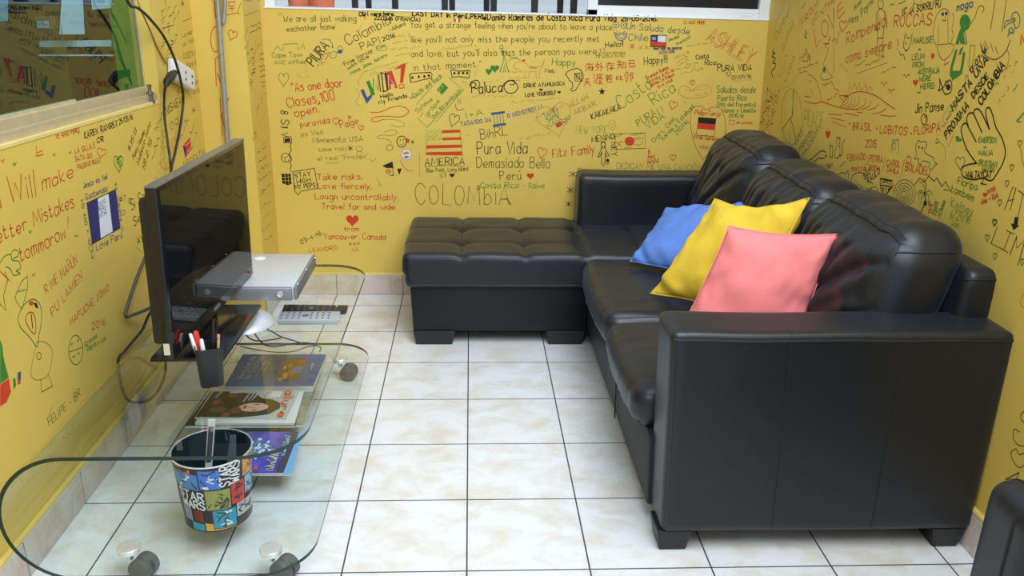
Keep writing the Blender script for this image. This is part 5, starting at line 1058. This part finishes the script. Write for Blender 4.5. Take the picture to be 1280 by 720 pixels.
I(WL).L(m3([(0, 445), (18, 420), (40, 415), (45, 435), (70, 440), (76, 465), (60, 475), (75, 485), (50, 492), (40, 470), (22, 460)]), 'g', .0026, True).L(m3([(40, 415), (50, 398), (65, 400), (68, 418), (48, 430)]), 'g', .0024, True).L(m3([(18, 480), (28, 510), (12, 570), (22, 625), (0, 600)]), 'g', .0024).L(m3([(0, 478), (35, 512)]), 'r', .0026).done('doodle', 'green plant drawing at the left edge')
I(WL).L(m3([(55, 575), (80, 515), (102, 495), (103, 540), (82, 620), (62, 592)]), 'g', .0022, closed=True).L(m3([(62, 555), (98, 545)]), 'g', .002).L(m3([(70, 640), (88, 605), (120, 582), (148, 600), (156, 650), (145, 720), (138, 760), (112, 725), (78, 690), (68, 660)]), 'g', .0028, True, True).L(m3([(95, 655), (108, 632), (128, 640), (134, 690), (128, 712), (108, 690)]), 'r', .0034, True, True).L(m3([(116, 640), (122, 690)]), 'k', .004).E(39, 379, 3, 3, 'r', fill=True).F([(42, 378), (46, 379), (48, 386), (44, 384)], 'k').done('doodle', 'green pointed pendant drawing with a red centre')
I(WL).L(n4([(185, 110), (225, 112), (258, 145), (258, 200), (240, 270), (205, 298), (170, 295), (153, 265), (165, 190), (175, 145)]), 'o', .0020, True, True).E(48.5, 445, 2.8, 4.5, 'd', .0020).L(n4([(202, 295), (208, 360), (262, 330), (240, 270)]), 'd', .0020).done('doodle', 'thin grey bulb outline')
I(WL).E(94.5, 437.5, 8.8, 18.5, 'g', .0028).T('+', 88, 434, 92, 432, 8, 'g', .002).T('+', 96, 430, 99, 428, 8, 'g', .002).T('+', 90, 450, 94, 448, 8, 'g', .002).T('+', 97, 446, 100, 444, 8, 'g', .002).L([(86, 440), (103, 434)], 'g', .0022).T('Gracias', 106, 433.5, 121, 421.5, 6, 'g', .002).T('Dayris y Luis', 109, 438.5, 132, 425, 6, 'g', .002).done()
I(WL).F([(0, 424), (3, 432), (4, 445), (7, 458), (11, 472), (0, 480)], 'g').F([(0, 481), (11, 473), (13.5, 490), (8, 503), (0, 508)], 'r').F([(16, 474), (19, 472), (20, 482), (17, 487)], 'g').F([(22, 466), (26, 464), (26, 474), (22, 475)], 'b').F([(22, 475), (26, 474), (25, 480), (22, 481)], 'r').done('doodle', 'filled green and red shape at the left edge')
I(WL).T('FELIPE - BR', 61, 533, 100.5, 495, 10, 'o', .0024).L([(61, 520), (66, 505)], 'o', .0018).done()
u_ = I(WL)
for a in ((115, 497, 152, 462, 8), (80, 552, 106, 530, 7), (55, 568, 66, 556, 7)): u_.S(*a, 'o', .0018)
u_.done()
I(WL).T('#.35-13', 162, 190, 171, 164, 6, 'k', .0026).T('Punto Maximo', 167, 200, 181, 166, 5.5, 'k', .0024).T('Malleco nano', 173, 207, 188, 155, 5.5, 'k', .0024).T('18.2.15', 180, 214, 190, 176, 6, 'k', .0026).S(191, 200, 200, 172, 5, 'd', .0024).S(196, 164, 204, 142, 5, 'd', .0022).S(203, 186, 208, 158, 5, 'o', .0022).done()
I(WL).T('NISAEAL', 208, 144, 230, 127, 10, 'k', .0034).E(214.5, 157, 2, 5, 'd', .0024).E(220.5, 151.5, 2, 4, 'd', .0024).T('S2', 222, 119, 228, 114, 6, 'd', .003).done()
I(WL).F([(228.5, 182), (237.5, 171.5), (239.5, 186), (231.5, 197.5)], 'r').F([(228.5, 182), (233, 184), (231.5, 197.5)], 'n').L([(232, 182), (238.5, 175)], 'w', .002).L([(234, 190), (239, 183)], 'w', .002).T('ARGENTINA', 229, 211, 260, 191, 8, 'd', .0026).done('inscription', 'small red flag with the word Argentina under it')
I(WL).E(207, 198, 7, 14, 'p', .002).S(196, 228, 206, 196, 5, 'p', .002).E(217, 178, 3, 6, 'p', .002).S(222, 186, 236, 150, 5, 'o', .002).S(240, 168, 244, 152, 4, 'd', .002).S(241, 188, 246, 166, 4, 'o', .002).done()
u_ = I(WL)
for a in ((203, 26, 211, -6, 6, 'g'), (207, 40, 222, 6, 6, 'd'), (212, 42, 224, 14, 6, 'd'), (203, 62, 210, 46, 6, 'g'), (207, 74, 217, 52, 6, 'g'), (211, 78, 222, 44, 7, 'g'), (204, 30, 212, 8, 5, 'o')): u_.S(*a, .0026)
u_.done('inscription', 'green and black small writing above the socket')
I(WL).T('La vida es', 228, 47, 245, 40, 6, 'g', .0022).T('un viaje', 229, 58, 246, 50, 6, 'g', .0022).T('COSTA RICA', 229.5, 73.5, 251, 67, 7, 'd', .0024).T('Pura Vida!!', 234, 84.5, 251.5, 79, 6, 'd', .0022).T('Sobre', 240, 107, 251, 103, 6, 'o', .0022).T('13/6', 240, 118, 250, 115, 6, 'd', .0022).T('A', 240.5, 141, 244, 139, 6, 'k', .003).S(229, 27, 242, 22, 3, 'o').F([(227, 0), (229, 3), (230, 6), (227, 7)], 'r').done()

# ================================================================== GRAFFITI, RIGHT WALL
r1 = lambda pts: sc(940, 0, 6, pts); r2 = lambda pts: sc(1100, 0, 6, pts); r3 = lambda pts: sc(940, 100, 6, pts); r4 = lambda pts: sc(1040, 120, 4.5, pts); r5 = lambda pts: sc(1100, 260, 6, pts)
u_ = I(WR).T('Dunber', 970, 50, 989, 12, 8, 'l', .0026).T('Gahia', 979, 65, 992, 30, 8, 'l', .0026).S(976, 98, 985, 70, 5, 'l', .0022).S(983, 104, 994, 72, 5, 'l', .0022).L([(980, 0), (976, 18), (970, 26), (968, 40)], 'l', .0018, True).L([(998, -4), (1000, 20), (998, 44), (1000, 72), (996, 94), (985, 108), (975, 110)], 'l', .0014, True); u_.done()
I(WR).L(r1([(165, 365), (155, 390), (172, 400), (150, 420), (176, 440), (155, 470), (180, 480), (170, 510), (145, 540), (160, 580)]), 'k', .0046, True).done('doodle')
I(WR).T('FROM', 1002.5, 34, 1023, 6, 8.5, 'r', .0028).T('NTHE', 1026, 21, 1044, 0, 7, 'r', .0026).S(1003, 11, 1008, 4, 5, 'd', .003).T('00', 1016.5, 32, 1022, 20, 4.5, 'd', .002).L([(1007, 38), (1008, 42), (1006, 45), (1008, 48)], 'k', .005).done()
I(WR).L([(1017, 37), (1020.5, 59), (1025.5, 50)], 'r', .0034).L([(1031, 25), (1027, 30), (1027, 39), (1031, 46), (1034.5, 42), (1035, 30), (1031, 25)], 'r', .0034, True).L([(1035, 19), (1042, 35), (1043, 10)], 'r', .0034).L([(1052, 2), (1046.5, 9), (1048, 24), (1056, 14)], 'r', .0034).L([(1047, 15), (1054, 9)], 'r', .003).L([(1042, 10), (1042.5, 90)], 'r', .0026).L([(1049, 38), (1046, 55), (1044, 48), (1040, 52)], 'r', .003).S(1034, 60, 1043, 42, 7, 'r', .0036).H(1054, 32, 10, 15, 'r', rot=.15, w=.003).L([(1037, 58), (1030, 78), (1029, 82)], 'r', .003).done('inscription', 'tall red letters reading LOVE')
I(WR).L(r1([(408, 365), (378, 455), (420, 462), (408, 365)]), 'd', .003).F(r1([(415, 390), (445, 430), (430, 430)]), 'r').F(r1([(418, 410), (440, 455), (428, 455)]), 'g').L(r1([(405, 405), (380, 425), (352, 440)]), 'o', .002).S(998, 88, 1022, 79, 3.4, 'd', .0022).S(999.5, 92, 1009, 90, 3.4, 'd', .0022).done('doodle', 'little sailing boat drawing')
I(WR).T('FOOTE', 1061, 29, 1073, 26, 5.5, 'd', .0026).T('Juan', 1067, 13, 1077, 4, 6, 'g', .0028).T('Payne', 1077, 21, 1092, 3, 9, 'g', .003).done()
I(WR).E(1101, 5, 3.4, 6, 'k', .0022).L([(1100, 11), (1096, 16), (1095, 34), (1096, 38)], 'k', .0022).L([(1102, 11), (1107, 16), (1109, 34), (1107, 36)], 'k', .0022).L([(1098, 17), (1097, 48), (1097, 62), (1094, 68), (1098, 69)], 'k', .0022).L([(1106, 17), (1104, 48), (1104, 66), (1101, 70)], 'k', .0022).L([(1097, 47.5), (1103.5, 47.5)], 'k', .0024).E(1096, 35.5, 1.6, 3, 'd', .002).done('doodle', 'thin black outline of a standing figure')
I(WR).T('Rompendo', 1058, 55, 1107, 33, 14, 'r', .0034).T('como siempre', 1057.5, 78.5, 1114, 60, 12, 'r', .0034).T('!', 1122, 62.5, 1126, 61, 14, 'r', .0034).done()
I(WR).T('ROCCAS', 1117, 33.5, 1164.5, 31, 14, 'r', .0036).done()
I(WR).T('VC JÁ SORRIU HJ?', 1127, 18.5, 1178, 8, 8, 'k', .0032).S(1113, 8, 1121, 6, 4, 'g', .0026).S(1124, 5, 1132, 2, 3, 'g').L(r2([(255, 0), (265, 30), (300, 35), (310, 0)]), 'o', .0018).E(1171, 2, 2.5, 2, 'd', .002).done()
I(WR).T('nogo', 1196, 13.5, 1216, 8, 10, 'b', .0040).done()
I(WR).T('MARLISE', 1141, 54.5, 1165, 53, 7, 'g', .003).T('+', 1148, 64, 1151, 64, 6, 'g', .003).T('LEUM', 1140, 75, 1156, 73, 7, 'g', .003).T('FROM', 1141, 84.5, 1155, 83, 6.5, 'g', .003).T('AUSTRALIA', 1147.5, 92.6, 1174.5, 91, 6.5, 'g', .003).T('WERE', 1149, 101.7, 1163.5, 100.5, 6.5, 'g', .003).T('HERE!', 1150.5, 111.3, 1168, 110, 6.5, 'g', .003).H(1166, 70, 5, 9, 'r', True, rot=.2).H(1144.5, 103, 6.5, 9, 'r', True).L([(1147, 116), (1151, 115)], 'g').done()
I(WR).L(r2([(178, 320), (192, 248), (205, 285), (225, 285), (243, 250), (235, 310), (215, 365), (195, 385), (178, 355)]), 'k', .0022, closed=True).E(1132, 52, .7, .7, 'k', fill=True).L([(1131, 55), (1134, 54)], 'k', .0018).E(1133, 63, 1.5, 1, 'b', fill=True).done('doodle', 'black cat face outline')
I(WR).L(r2([(145, 385), (155, 415), (175, 405), (190, 450)]), 'd', .0028).done('doodle')
bd = I(WR)
for x, y in ((1133, 95.5), (1105, 105.5), (1114, 114)): bd.L([(x - 4, y - 1.5), (x - 2, y - 2.5), (x, y + 1.5), (x + 2, y - 2.5), (x + 5, y - 2)], 'r', .0026)
bd.done('doodle', 'three red birds')
I(WR).L(r2([(430, 340), (405, 310), (400, 240), (420, 130), (450, 80), (485, 65), (515, 85), (520, 120)]), 'd', .0018, True).L(r2([(440, 190), (438, 330)]), 'd', .0018).L(r2([(510, 130), (512, 320)]), 'd', .0018).L(r2([(545, 100), (555, 150), (540, 220), (552, 260), (530, 325)]), 'd', .0018, True).E(1178.5, 17.5, 1.7, 2.4, 'n', fill=True).E(1183, 16.8, 1.7, 2.4, 'n', fill=True).L([(1178, 25), (1182, 26), (1182, 20)], 'n', .002).L(r2([(430, 340), (440, 400), (475, 450), (520, 420), (550, 370), (545, 330), (440, 335)]), 'd', .0018, True).L(r2([(490, 455), (480, 490), (520, 465)]), 'd', .0018).done('doodle', 'thin outlined ghostly figure with dark blue eyes')
kh = I(WR).E(1206.5, 28, 6.8, 10, 'g', fill=True).F(r2([(605, 210), (655, 215), (630, 240), (612, 330), (602, 330), (600, 300), (590, 335), (565, 332), (585, 265)]), 'g').F(r2([(618, 280), (630, 260), (640, 330), (615, 333)]), 'g').L(r2([(635, 235), (652, 325), (640, 335)]), 'g', .003)
kh.F(r2([(565, 372), (582, 365), (572, 420), (548, 500), (545, 530), (600, 530), (612, 470), (622, 395), (640, 385), (630, 480), (615, 555), (545, 605), (522, 560), (530, 500)]), 'g').F(r2([(590, 410), (600, 370), (630, 345), (622, 365), (605, 412)]), 'g').L(r2([(685, 175), (705, 140), (720, 110), (735, 60), (765, 42), (782, 70), (765, 92)]), 'd', .0022, True).done('doodle', 'solid green keyhole figure over a green open shape')
I(WR).L(r2([(678, 340), (715, 340), (705, 420), (690, 500), (668, 505)]), 'g', .0018, closed=True).L(r2([(640, 570), (660, 565), (665, 630), (640, 630)]), 'g', .0018, closed=True).L(r2([(830, 220), (865, 0)]), 'd', .0024).L(r2([(915, 235), (950, 0)]), 'd', .0024).L(r2([(755, 330), (775, 395), (820, 435), (870, 445), (920, 415), (955, 365), (978, 300)]), 'd', .0030, True).L(r2([(765, 360), (790, 310), (815, 370), (830, 320), (850, 390), (865, 350), (890, 415)]), 'o', .0018).L(r2([(950, 365), (970, 420), (950, 500), (900, 540), (875, 470)]), 'o', .0022, True).done('doodle')
I(WR).L(r2([(930, 210), (945, 160), (985, 145), (995, 105), (1025, 90), (1050, 130), (1045, 190), (1020, 210), (1000, 165), (960, 180), (935, 212)]), 'b', .0024, True).E(1267.5, 24.5, 2.6, 3, 'o', fill=True).L(r2([(970, 215), (960, 275), (985, 240), (1000, 255), (1010, 215)]), 'b', .0024).E(1264, 38, 2, 3.4, 'b', .002).done('doodle', 'small blue figure outline')
I(WR).L(r2([(448, 590), (450, 650), (440, 680), (470, 660), (520, 600), (540, 640), (530, 690), (490, 705), (470, 660), (448, 590)]), 'k', .0036, True).E(1185.5, 109, 3, 3.8, 'k', fill=True).E(1183.5, 104, 2, 3, 'k', .0022).done('doodle', 'black fish doodle')
I(WR).T('PROXIMA', 1183.5, 174, 1211, 134, 8.5, 'k', .0048).T('HASTA UNA', 1191.5, 138.5, 1235, 76, 8, 'k', .0048).T('DESDE', 1217, 123, 1236, 97, 7, 'k', .0044).T('COLOMBIA', 1227, 132, 1256, 83, 8, 'k', .0048).T('13-07-16', 1214, 92.5, 1234, 63, 6, 'k', .0034).done()
u_ = I(WR)
for a in ((1180, 160, 1204, 120, 4), (1184, 150, 1196, 126, 3), (1240, 110, 1252, 104, 5), (1256, 98, 1264, 82, 6), (1266, 92, 1274, 78, 6), (1248, 130, 1262, 110, 5), (1268, 115, 1274, 104, 5)): u_.S(*a, 'g' if rnd.random() < .5 else 'l', .0018)
u_.L(r4([(640, 160), (625, 120), (660, 60), (700, 20)]), 'l', .0018, True).L(r4([(640, 230), (655, 290), (690, 200)]), 'l', .0018).done('inscription', 'faint green scribbles around the black lettering')
hn = I(WR)
hn.L(r4([(815, 378), (785, 340), (755, 290), (735, 230), (728, 185), (738, 160), (755, 155), (775, 190), (812, 258)]), 'k', .0042, True).L(r4([(768, 172), (758, 130), (770, 100), (795, 98), (818, 145), (845, 205)]), 'k', .0042, True).L(r4([(798, 98), (802, 80), (818, 72), (838, 88), (860, 130), (886, 187)]), 'k', .0042, True).L(r4([(886, 187), (872, 130), (865, 90), (872, 68), (888, 68), (905, 108), (922, 172), (958, 240), (976, 310), (965, 370), (935, 425), (898, 475), (850, 462), (800, 470), (755, 462), (732, 440), (735, 402), (770, 385), (815, 378)]), 'k', .0042, True)
hn.T('EMERSON', 1223.5, 178, 1245.5, 178.5, 7, 'g', .0026).T('+', 1229.5, 186.5, 1232.5, 186.5, 6, 'g', .0026).T('MALIA', 1223.5, 194, 1240.5, 194, 6.5, 'g', .0026).T('(RUSSIAN', 1223, 206, 1246, 209, 6.5, 'g', .0026).T('HAND)', 1228, 214, 1243, 215, 5.5, 'g', .0026).T('WALTAYCAT', 1207.5, 222, 1239.5, 222, 7.5, 'k', .0034).T('I', 1228, 229, 1231, 230, 5, 'k', .0034).L([(1226, 229.5), (1233, 230.5)], 'k', .003).done('doodle', 'large black outline of a hand with green names in the palm')
I(WR).T('Jin Panse', 1144, 141, 1179.5, 137.5, 11, 'k', .0034).E(1155.5, 149, 4, 6.5, 'k', .0028).T('1', 1154.5, 152, 1157, 152, 7, 'k', .0028).done()
I(WR).T('BRASIL', 1066, 162.3, 1089.5, 163.3, 9, 'r', .0034).T('LOBITOS', 1100, 166.3, 1134, 169, 9.5, 'r', .0034).T('FLORIPA', 1143, 169, 1175, 163.5, 10, 'r', .0034).E(1062, 154.5, 1, 1.4, 'r', fill=True).E(1096, 160.5, 1, 1.4, 'r', fill=True).E(1139, 167, 1, 1.4, 'r', fill=True).T('2015', 1082, 183.5, 1095.5, 184.5, 9, 'r', .0034).done()
I(WR).T('FERNANDO', 1059.5, 201.3, 1082, 199.5, 8, 'r', .0028).T('POTIRA', 1087, 202, 1103, 203.3, 8, 'r', .0028).T('CAROL', 1108.5, 206.5, 1125, 209, 7, 'r', .0028).T('DÔ', 1133.5, 203, 1142, 204, 8, 'r', .003).T('motta', 1064, 213.5, 1082, 213, 6, 'r', .0028).T('ROCHA', 1087, 212.5, 1100, 214, 6, 'r', .0028).T('CAMILA', 1108.5, 213.7, 1123, 217.5, 6, 'r', .0028).T('BOLADELI', 1132, 212.5, 1162, 219.5, 9, 'r', .0032).L([(1085, 195), (1085, 206)], 'r', .002).L([(1106.5, 196), (1104, 212)], 'r', .002).L([(1131, 199), (1126, 222)], 'r', .002).E(1083.5, 209.5, 3.4, 5, 'p', .002).E(1117.5, 235, 2, 4, 'p', .002).done()
I(WR).L(r4([(338, 320), (335, 280), (345, 240), (355, 255), (372, 240), (378, 290), (370, 325)]), 't', .0024).E(1118, 182.5, 2.2, 4, 't', .0022).done('doodle')
I(WR).L(r4([(465, 350), (478, 320), (470, 290), (485, 250), (500, 258), (525, 255), (535, 275), (520, 300), (530, 325), (570, 345), (580, 375), (592, 380), (575, 395), (560, 415), (545, 400), (550, 375), (510, 365), (500, 385), (485, 372), (490, 350), (470, 355)]), 't', .0026, True, True).E(1148.5, 184, 1.2, 1.8, 't', fill=True).E(1153, 185, 1.2, 1.8, 't', fill=True).done('doodle', 'teal dog outline')
I(WR).L(r4([(590, 235), (585, 265), (605, 260), (595, 240)]), 'g', .0024).L(r4([(605, 255), (635, 290), (638, 360)]), 'l', .0022, True).H(1200.5, 203, 12, 17, 'g', w=.0022).F(r4([(695, 228), (712, 225), (720, 240), (732, 238), (728, 255), (700, 258)]), 'g').done('doodle')
I(WR).L(r3([(305, 560), (350, 585), (415, 605), (450, 590), (500, 545), (535, 530), (555, 550), (550, 575), (530, 590), (505, 585), (460, 615), (400, 645), (350, 640), (310, 622)]), 'k', .0034, True).L(r3([(552, 565), (565, 572)]), 'k', .003).L(r3([(580, 465), (590, 520), (585, 575), (605, 580), (608, 500), (600, 488), (590, 500)]), 'k', .003).L(r3([(640, 485), (625, 530), (622, 580), (640, 590), (660, 560), (662, 520), (655, 485), (662, 450), (660, 428), (650, 440), (640, 425), (635, 460), (640, 485)]), 'k', .0030).L(r3([(660, 570), (680, 550), (678, 490), (695, 445)]), 'k', .003, True).H(1035, 168, 6, 12, 'r', True).T('GUM STREET', 1025, 211, 1041, 210, 5, 'd', .0022).done('doodle', 'black hose shape and two cats')
I(WR).E(989.5, 146, 13, 35, 'l', .0028).L(r3([(310, 75), (305, 270), (290, 280)]), 'g', .0038).L(r3([(315, 80), (300, 270)]), 'l', .005).L(r3([(288, 285), (218, 385)]), 'g', .0040).L(r3([(290, 280), (335, 460)]), 'g', .0040).L(r3([(290, 290), (285, 480)]), 'l', .002).done('doodle', 'tall pale green peace sign')
I(WR).T('PEACE', 1004.5, 158, 1028.5, 159.5, 20, 'l', .0030).done()
I(WR).T('LOVE', 995, 181, 1004, 166, 7, 't', .0024).T('FREEDOM', 1000, 190, 1016, 165, 6, 't', .0024).T('PASSION', 1004, 198, 1024, 164, 6, 't', .0024).done()
u_ = I(WR)
for i in range(150):
    t = rnd.random(); x = 961 + (rnd.random() - .5) * 17 + (.5 - t) * 13; y = 110 + t * 58
    u_.L([(x, y), (x + rnd.uniform(-1.3, 1.3), y + rnd.uniform(-1.6, 1.6))], 'd', .0032)
u_.done('doodle', 'leaf shape made of dense black dots')
hl = I(WR).L(r3([(395, 158), (430, 168), (480, 175), (516, 162), (560, 175), (620, 195), (665, 207), (720, 218), (800, 220)]), 'r', .003, True).L(r3([(420, 0 - 40), (450, -30), (485, 10), (500, 60), (516, 100), (518, 160)]), 'r', .0028, True).L(r3([(545, 40), (600, 12), (620, 65), (650, 75), (655, 125), (690, 165)]), 'r', .0026).L(r3([(660, 115), (720, 118), (690, 130)]), 'r', .0034).L(r3([(395, 120), (420, 125), (435, 128)]), 'r', .003).L(r3([(440, 65), (460, 105)]), 'r', .002).L(r3([(430, 5), (440, 15)]), 'r', .003)
hl.L(r3([(665, 200), (700, 150), (740, 105), (800, 88), (870, 95), (940, 125), (1010, 175), (1075, 220)]), 'r', .0032, True)
for p in ([(720, 115), (720, 160), (680, 200)], [(750, 115), (745, 170), (700, 205)], [(775, 125), (765, 180), (720, 210)], [(805, 120), (800, 175), (750, 215)], [(850, 135), (845, 185), (785, 220)], [(895, 155), (880, 195), (820, 222)], [(950, 180), (920, 210), (865, 225)], [(1005, 212), (970, 240), (905, 252)]): hl.L(r3(p), 'r', .0024, True)
hl.L(r3([(575, 253), (675, 262)]), 'r', .0026).L(r3([(690, 246), (800, 268)]), 'r', .0026).L(r3([(595, 285), (695, 305)]), 'r', .0026).L(r3([(600, 312), (710, 352)]), 'r', .0022).L(r3([(790, 240), (830, 248)]), 'r', .003).L(r3([(960, 262), (1040, 272), (1080, 268)]), 'r', .0026).L(r3([(720, 90), (735, 10), (745, 80), (770, 20), (790, 75), (805, 15), (815, 75), (840, 60), (850, 20), (865, 80), (885, 50), (905, 80)]), 'r', .0018).S(1034, 127, 1048, 118, 4, 'r')
hl.done('doodle', 'large red drawing of a breaking wave and a cliff')
I(WR).L(r1([(545, 500), (530, 530), (515, 570), (540, 600), (580, 590), (605, 580), (575, 545), (550, 505)]), 'g', .0024, True).E(1030.5, 87, 1.4, 4, 't', fill=True).L(r1([(525, 630), (545, 640), (560, 620)]), 'g', .0024).S(1070, 85, 1085, 72, 5, 'o').S(1082, 84, 1106, 72, 5, 'o').L([(1071, 92), (1110, 78)], 'o', .0016).S(1102, 92, 1120, 84, 4, 'o').L(r1([(670, 450), (655, 530)]), 'l', .0018).L(r1([(665, 480), (690, 500), (720, 540)]), 'l', .002).done('doodle')
I(WR).T('SÃO', 1080, 224, 1088, 217, 7, 'k', .003).T('PAULO', 1085, 229, 1100, 217, 7, 'k', .003).L(r4([(35, 440), (60, 430), (75, 440), (90, 420), (95, 470)]), 'k', .0022, True).L(r4([(108, 490), (115, 450), (150, 430), (185, 440), (200, 475), (230, 490)]), 'k', .0024, True).L(r4([(200, 540), (215, 520), (245, 510), (262, 540), (258, 565)]), 'd', .0022, True).T('MACHU', 1067, 233.5, 1080, 239, 6, 't', .0024).T('PICHU', 1083, 241, 1096, 244.5, 6, 't', .0024).L(r4([(45, 400), (65, 375), (78, 370)]), 'd', .002).done()
I(WR).L(r4([(272, 463), (340, 478), (338, 510), (298, 565), (274, 520)]), 'k', .0040, closed=True).L(r4([(274, 500), (338, 512)]), 'k', .0036).L(r4([(305, 510), (300, 560)]), 'k', .0036).T('SPFC', 1102.5, 228.5, 1113.5, 230.5, 5.2, 'k', .0026).F(r4([(278, 515), (290, 515), (292, 540)]), 'k').F(r4([(318, 518), (330, 518), (312, 545)]), 'k').done('doodle', 'black shield emblem with letters')
cs = I(WR)
for k_ in (1, .78, .58, .4, .22): cs.E(1131 - (1 - k_) * 1.5, 241 + (1 - k_) * 2, 13.5 * k_, 16.5 * k_, 't', .0022)
cs.done('doodle', 'teal concentric rings')
I(WR).L(r4([(520, 540), (528, 580), (525, 620), (500, 660)]), 'k', .0042, True).E(1156.5, 254.5, 1.8, 3, 'k', fill=True)
pt_ = I(WR).L(r4([(520, 540), (528, 590), (515, 620), (500, 660)]), 'k', .0044, True).E(1156.5, 254, 2, 3.4, 'k', fill=True)
for p in ([(522, 550), (500, 530), (478, 550)], [(522, 550), (495, 545), (488, 580)], [(525, 548), (515, 500), (490, 480)], [(525, 548), (530, 500), (515, 465)], [(527, 550), (550, 530), (565, 555)], [(527, 552), (545, 560), (542, 610)], [(525, 555), (505, 570), (500, 610)]): pt_.L(r4(p), 'g' if rnd.random() < .4 else 'k', .0026, True)
pt_.L(r4([(465, 500), (495, 460), (520, 485), (545, 450), (575, 480), (590, 460), (620, 510), (640, 480), (668, 535), (630, 525)]), 'k', .0026).T('TMP', 1165.5, 267, 1166, 252, 4.5, 'r', .0024).T('MARE', 1170, 269, 1173.5, 252, 5, 'g', .0024).T('N.Dema', 1175.5, 272, 1182, 252, 5, 'g', .0024).done('doodle', 'palm tree in front of mountains')
I(WR).T('Floripa', 1197, 230, 1221.5, 238, 9, 'g', .0028).T('tambem', 1188.5, 239, 1217, 252, 9, 'g', .0028).done()
I(WR).T('Kelsey', 1188.5, 258, 1216, 270, 12, 'l', .0036).T('6/29/16', 1188, 272, 1212, 279, 10, 'l', .0034).T('Jan.', 1188.5, 282, 1200, 285, 7, 'l', .003).done()
I(WR).H(1231.5, 243.5, 6, 7, 'r', True).T('PETER', 1235, 243, 1245, 238, 5, 'r', .0022).T('Alex + Kirk', 1227, 255.5, 1248, 247, 6.5, 'r', .0026).done()
ar = I(WR).L([(1256, 262), (1266, 234), (1270, 235), (1263, 262)], 'd', .0026).L([(1260, 251), (1268, 249)], 'd', .0024).L([(1273, 238), (1284, 246)], 'd', .0028).L([(1279, 243), (1272, 274)], 'd', .0024).F([(1268.5, 271), (1273.5, 271.5), (1272, 281), (1274.5, 282), (1267, 288), (1263.5, 279), (1267, 280)], 'k').L(r5([(880, 145), (835, 265), (885, 292)]), 'd', .0026).L(r5([(952, 168), (1005, 195)]), 'd', .0026).L(r5([(980, 185), (930, 312)]), 'd', .0026).L(r5([(893, 293), (958, 332)]), 'd', .0026).L(r5([(975, 350), (1028, 210), (1025, 300), (1090, 240), (1035, 430)]), 'd', .0026)
for x, y in ((1243, 277.5), (1234.5, 297), (1250, 253), (1259, 229), (1244, 320), (1278, 327), (1275, 179), (1265, 209), (1244, 278)): ar.H(x, y, 5, 9, 'd', w=.002, rot=.1)
ar.done('inscription', 'large thin black letters with an arrow and small hearts')
I(WR).T('M', 1276, 55, 1284, 52, 12, 'r', .0036).L([(1281, 140), (1271, 152), (1276, 152)], 'g', .0036).L([(1276, 185), (1278, 200), (1282, 212)], 'o', .0024, True).L([(1282, 365), (1277, 372), (1276, 380), (1282, 386)], 'p', .0022, True).done('doodle')
I(WR).L(sc(1180, 460, 2.77, [(213, 385), (262, 362), (252, 385), (262, 398), (250, 402), (240, 385)]), 'd', .0026, closed=True).L(sc(1180, 460, 2.77, [(232, 292), (240, 322), (262, 345), (285, 330)]), 'd', .0026, True).L(sc(1180, 460, 2.77, [(232, 292), (250, 280), (262, 300), (285, 290)]), 'd', .0026, True).L(sc(1180, 460, 2.77, [(262, 222), (245, 212), (240, 240), (255, 265), (285, 272)]), 'd', .0026, True).L(sc(1180, 460, 2.77, [(285, 145), (268, 160), (268, 180), (285, 190)]), 'd', .0026, True).done('inscription', 'outlined black letters near the skirting')
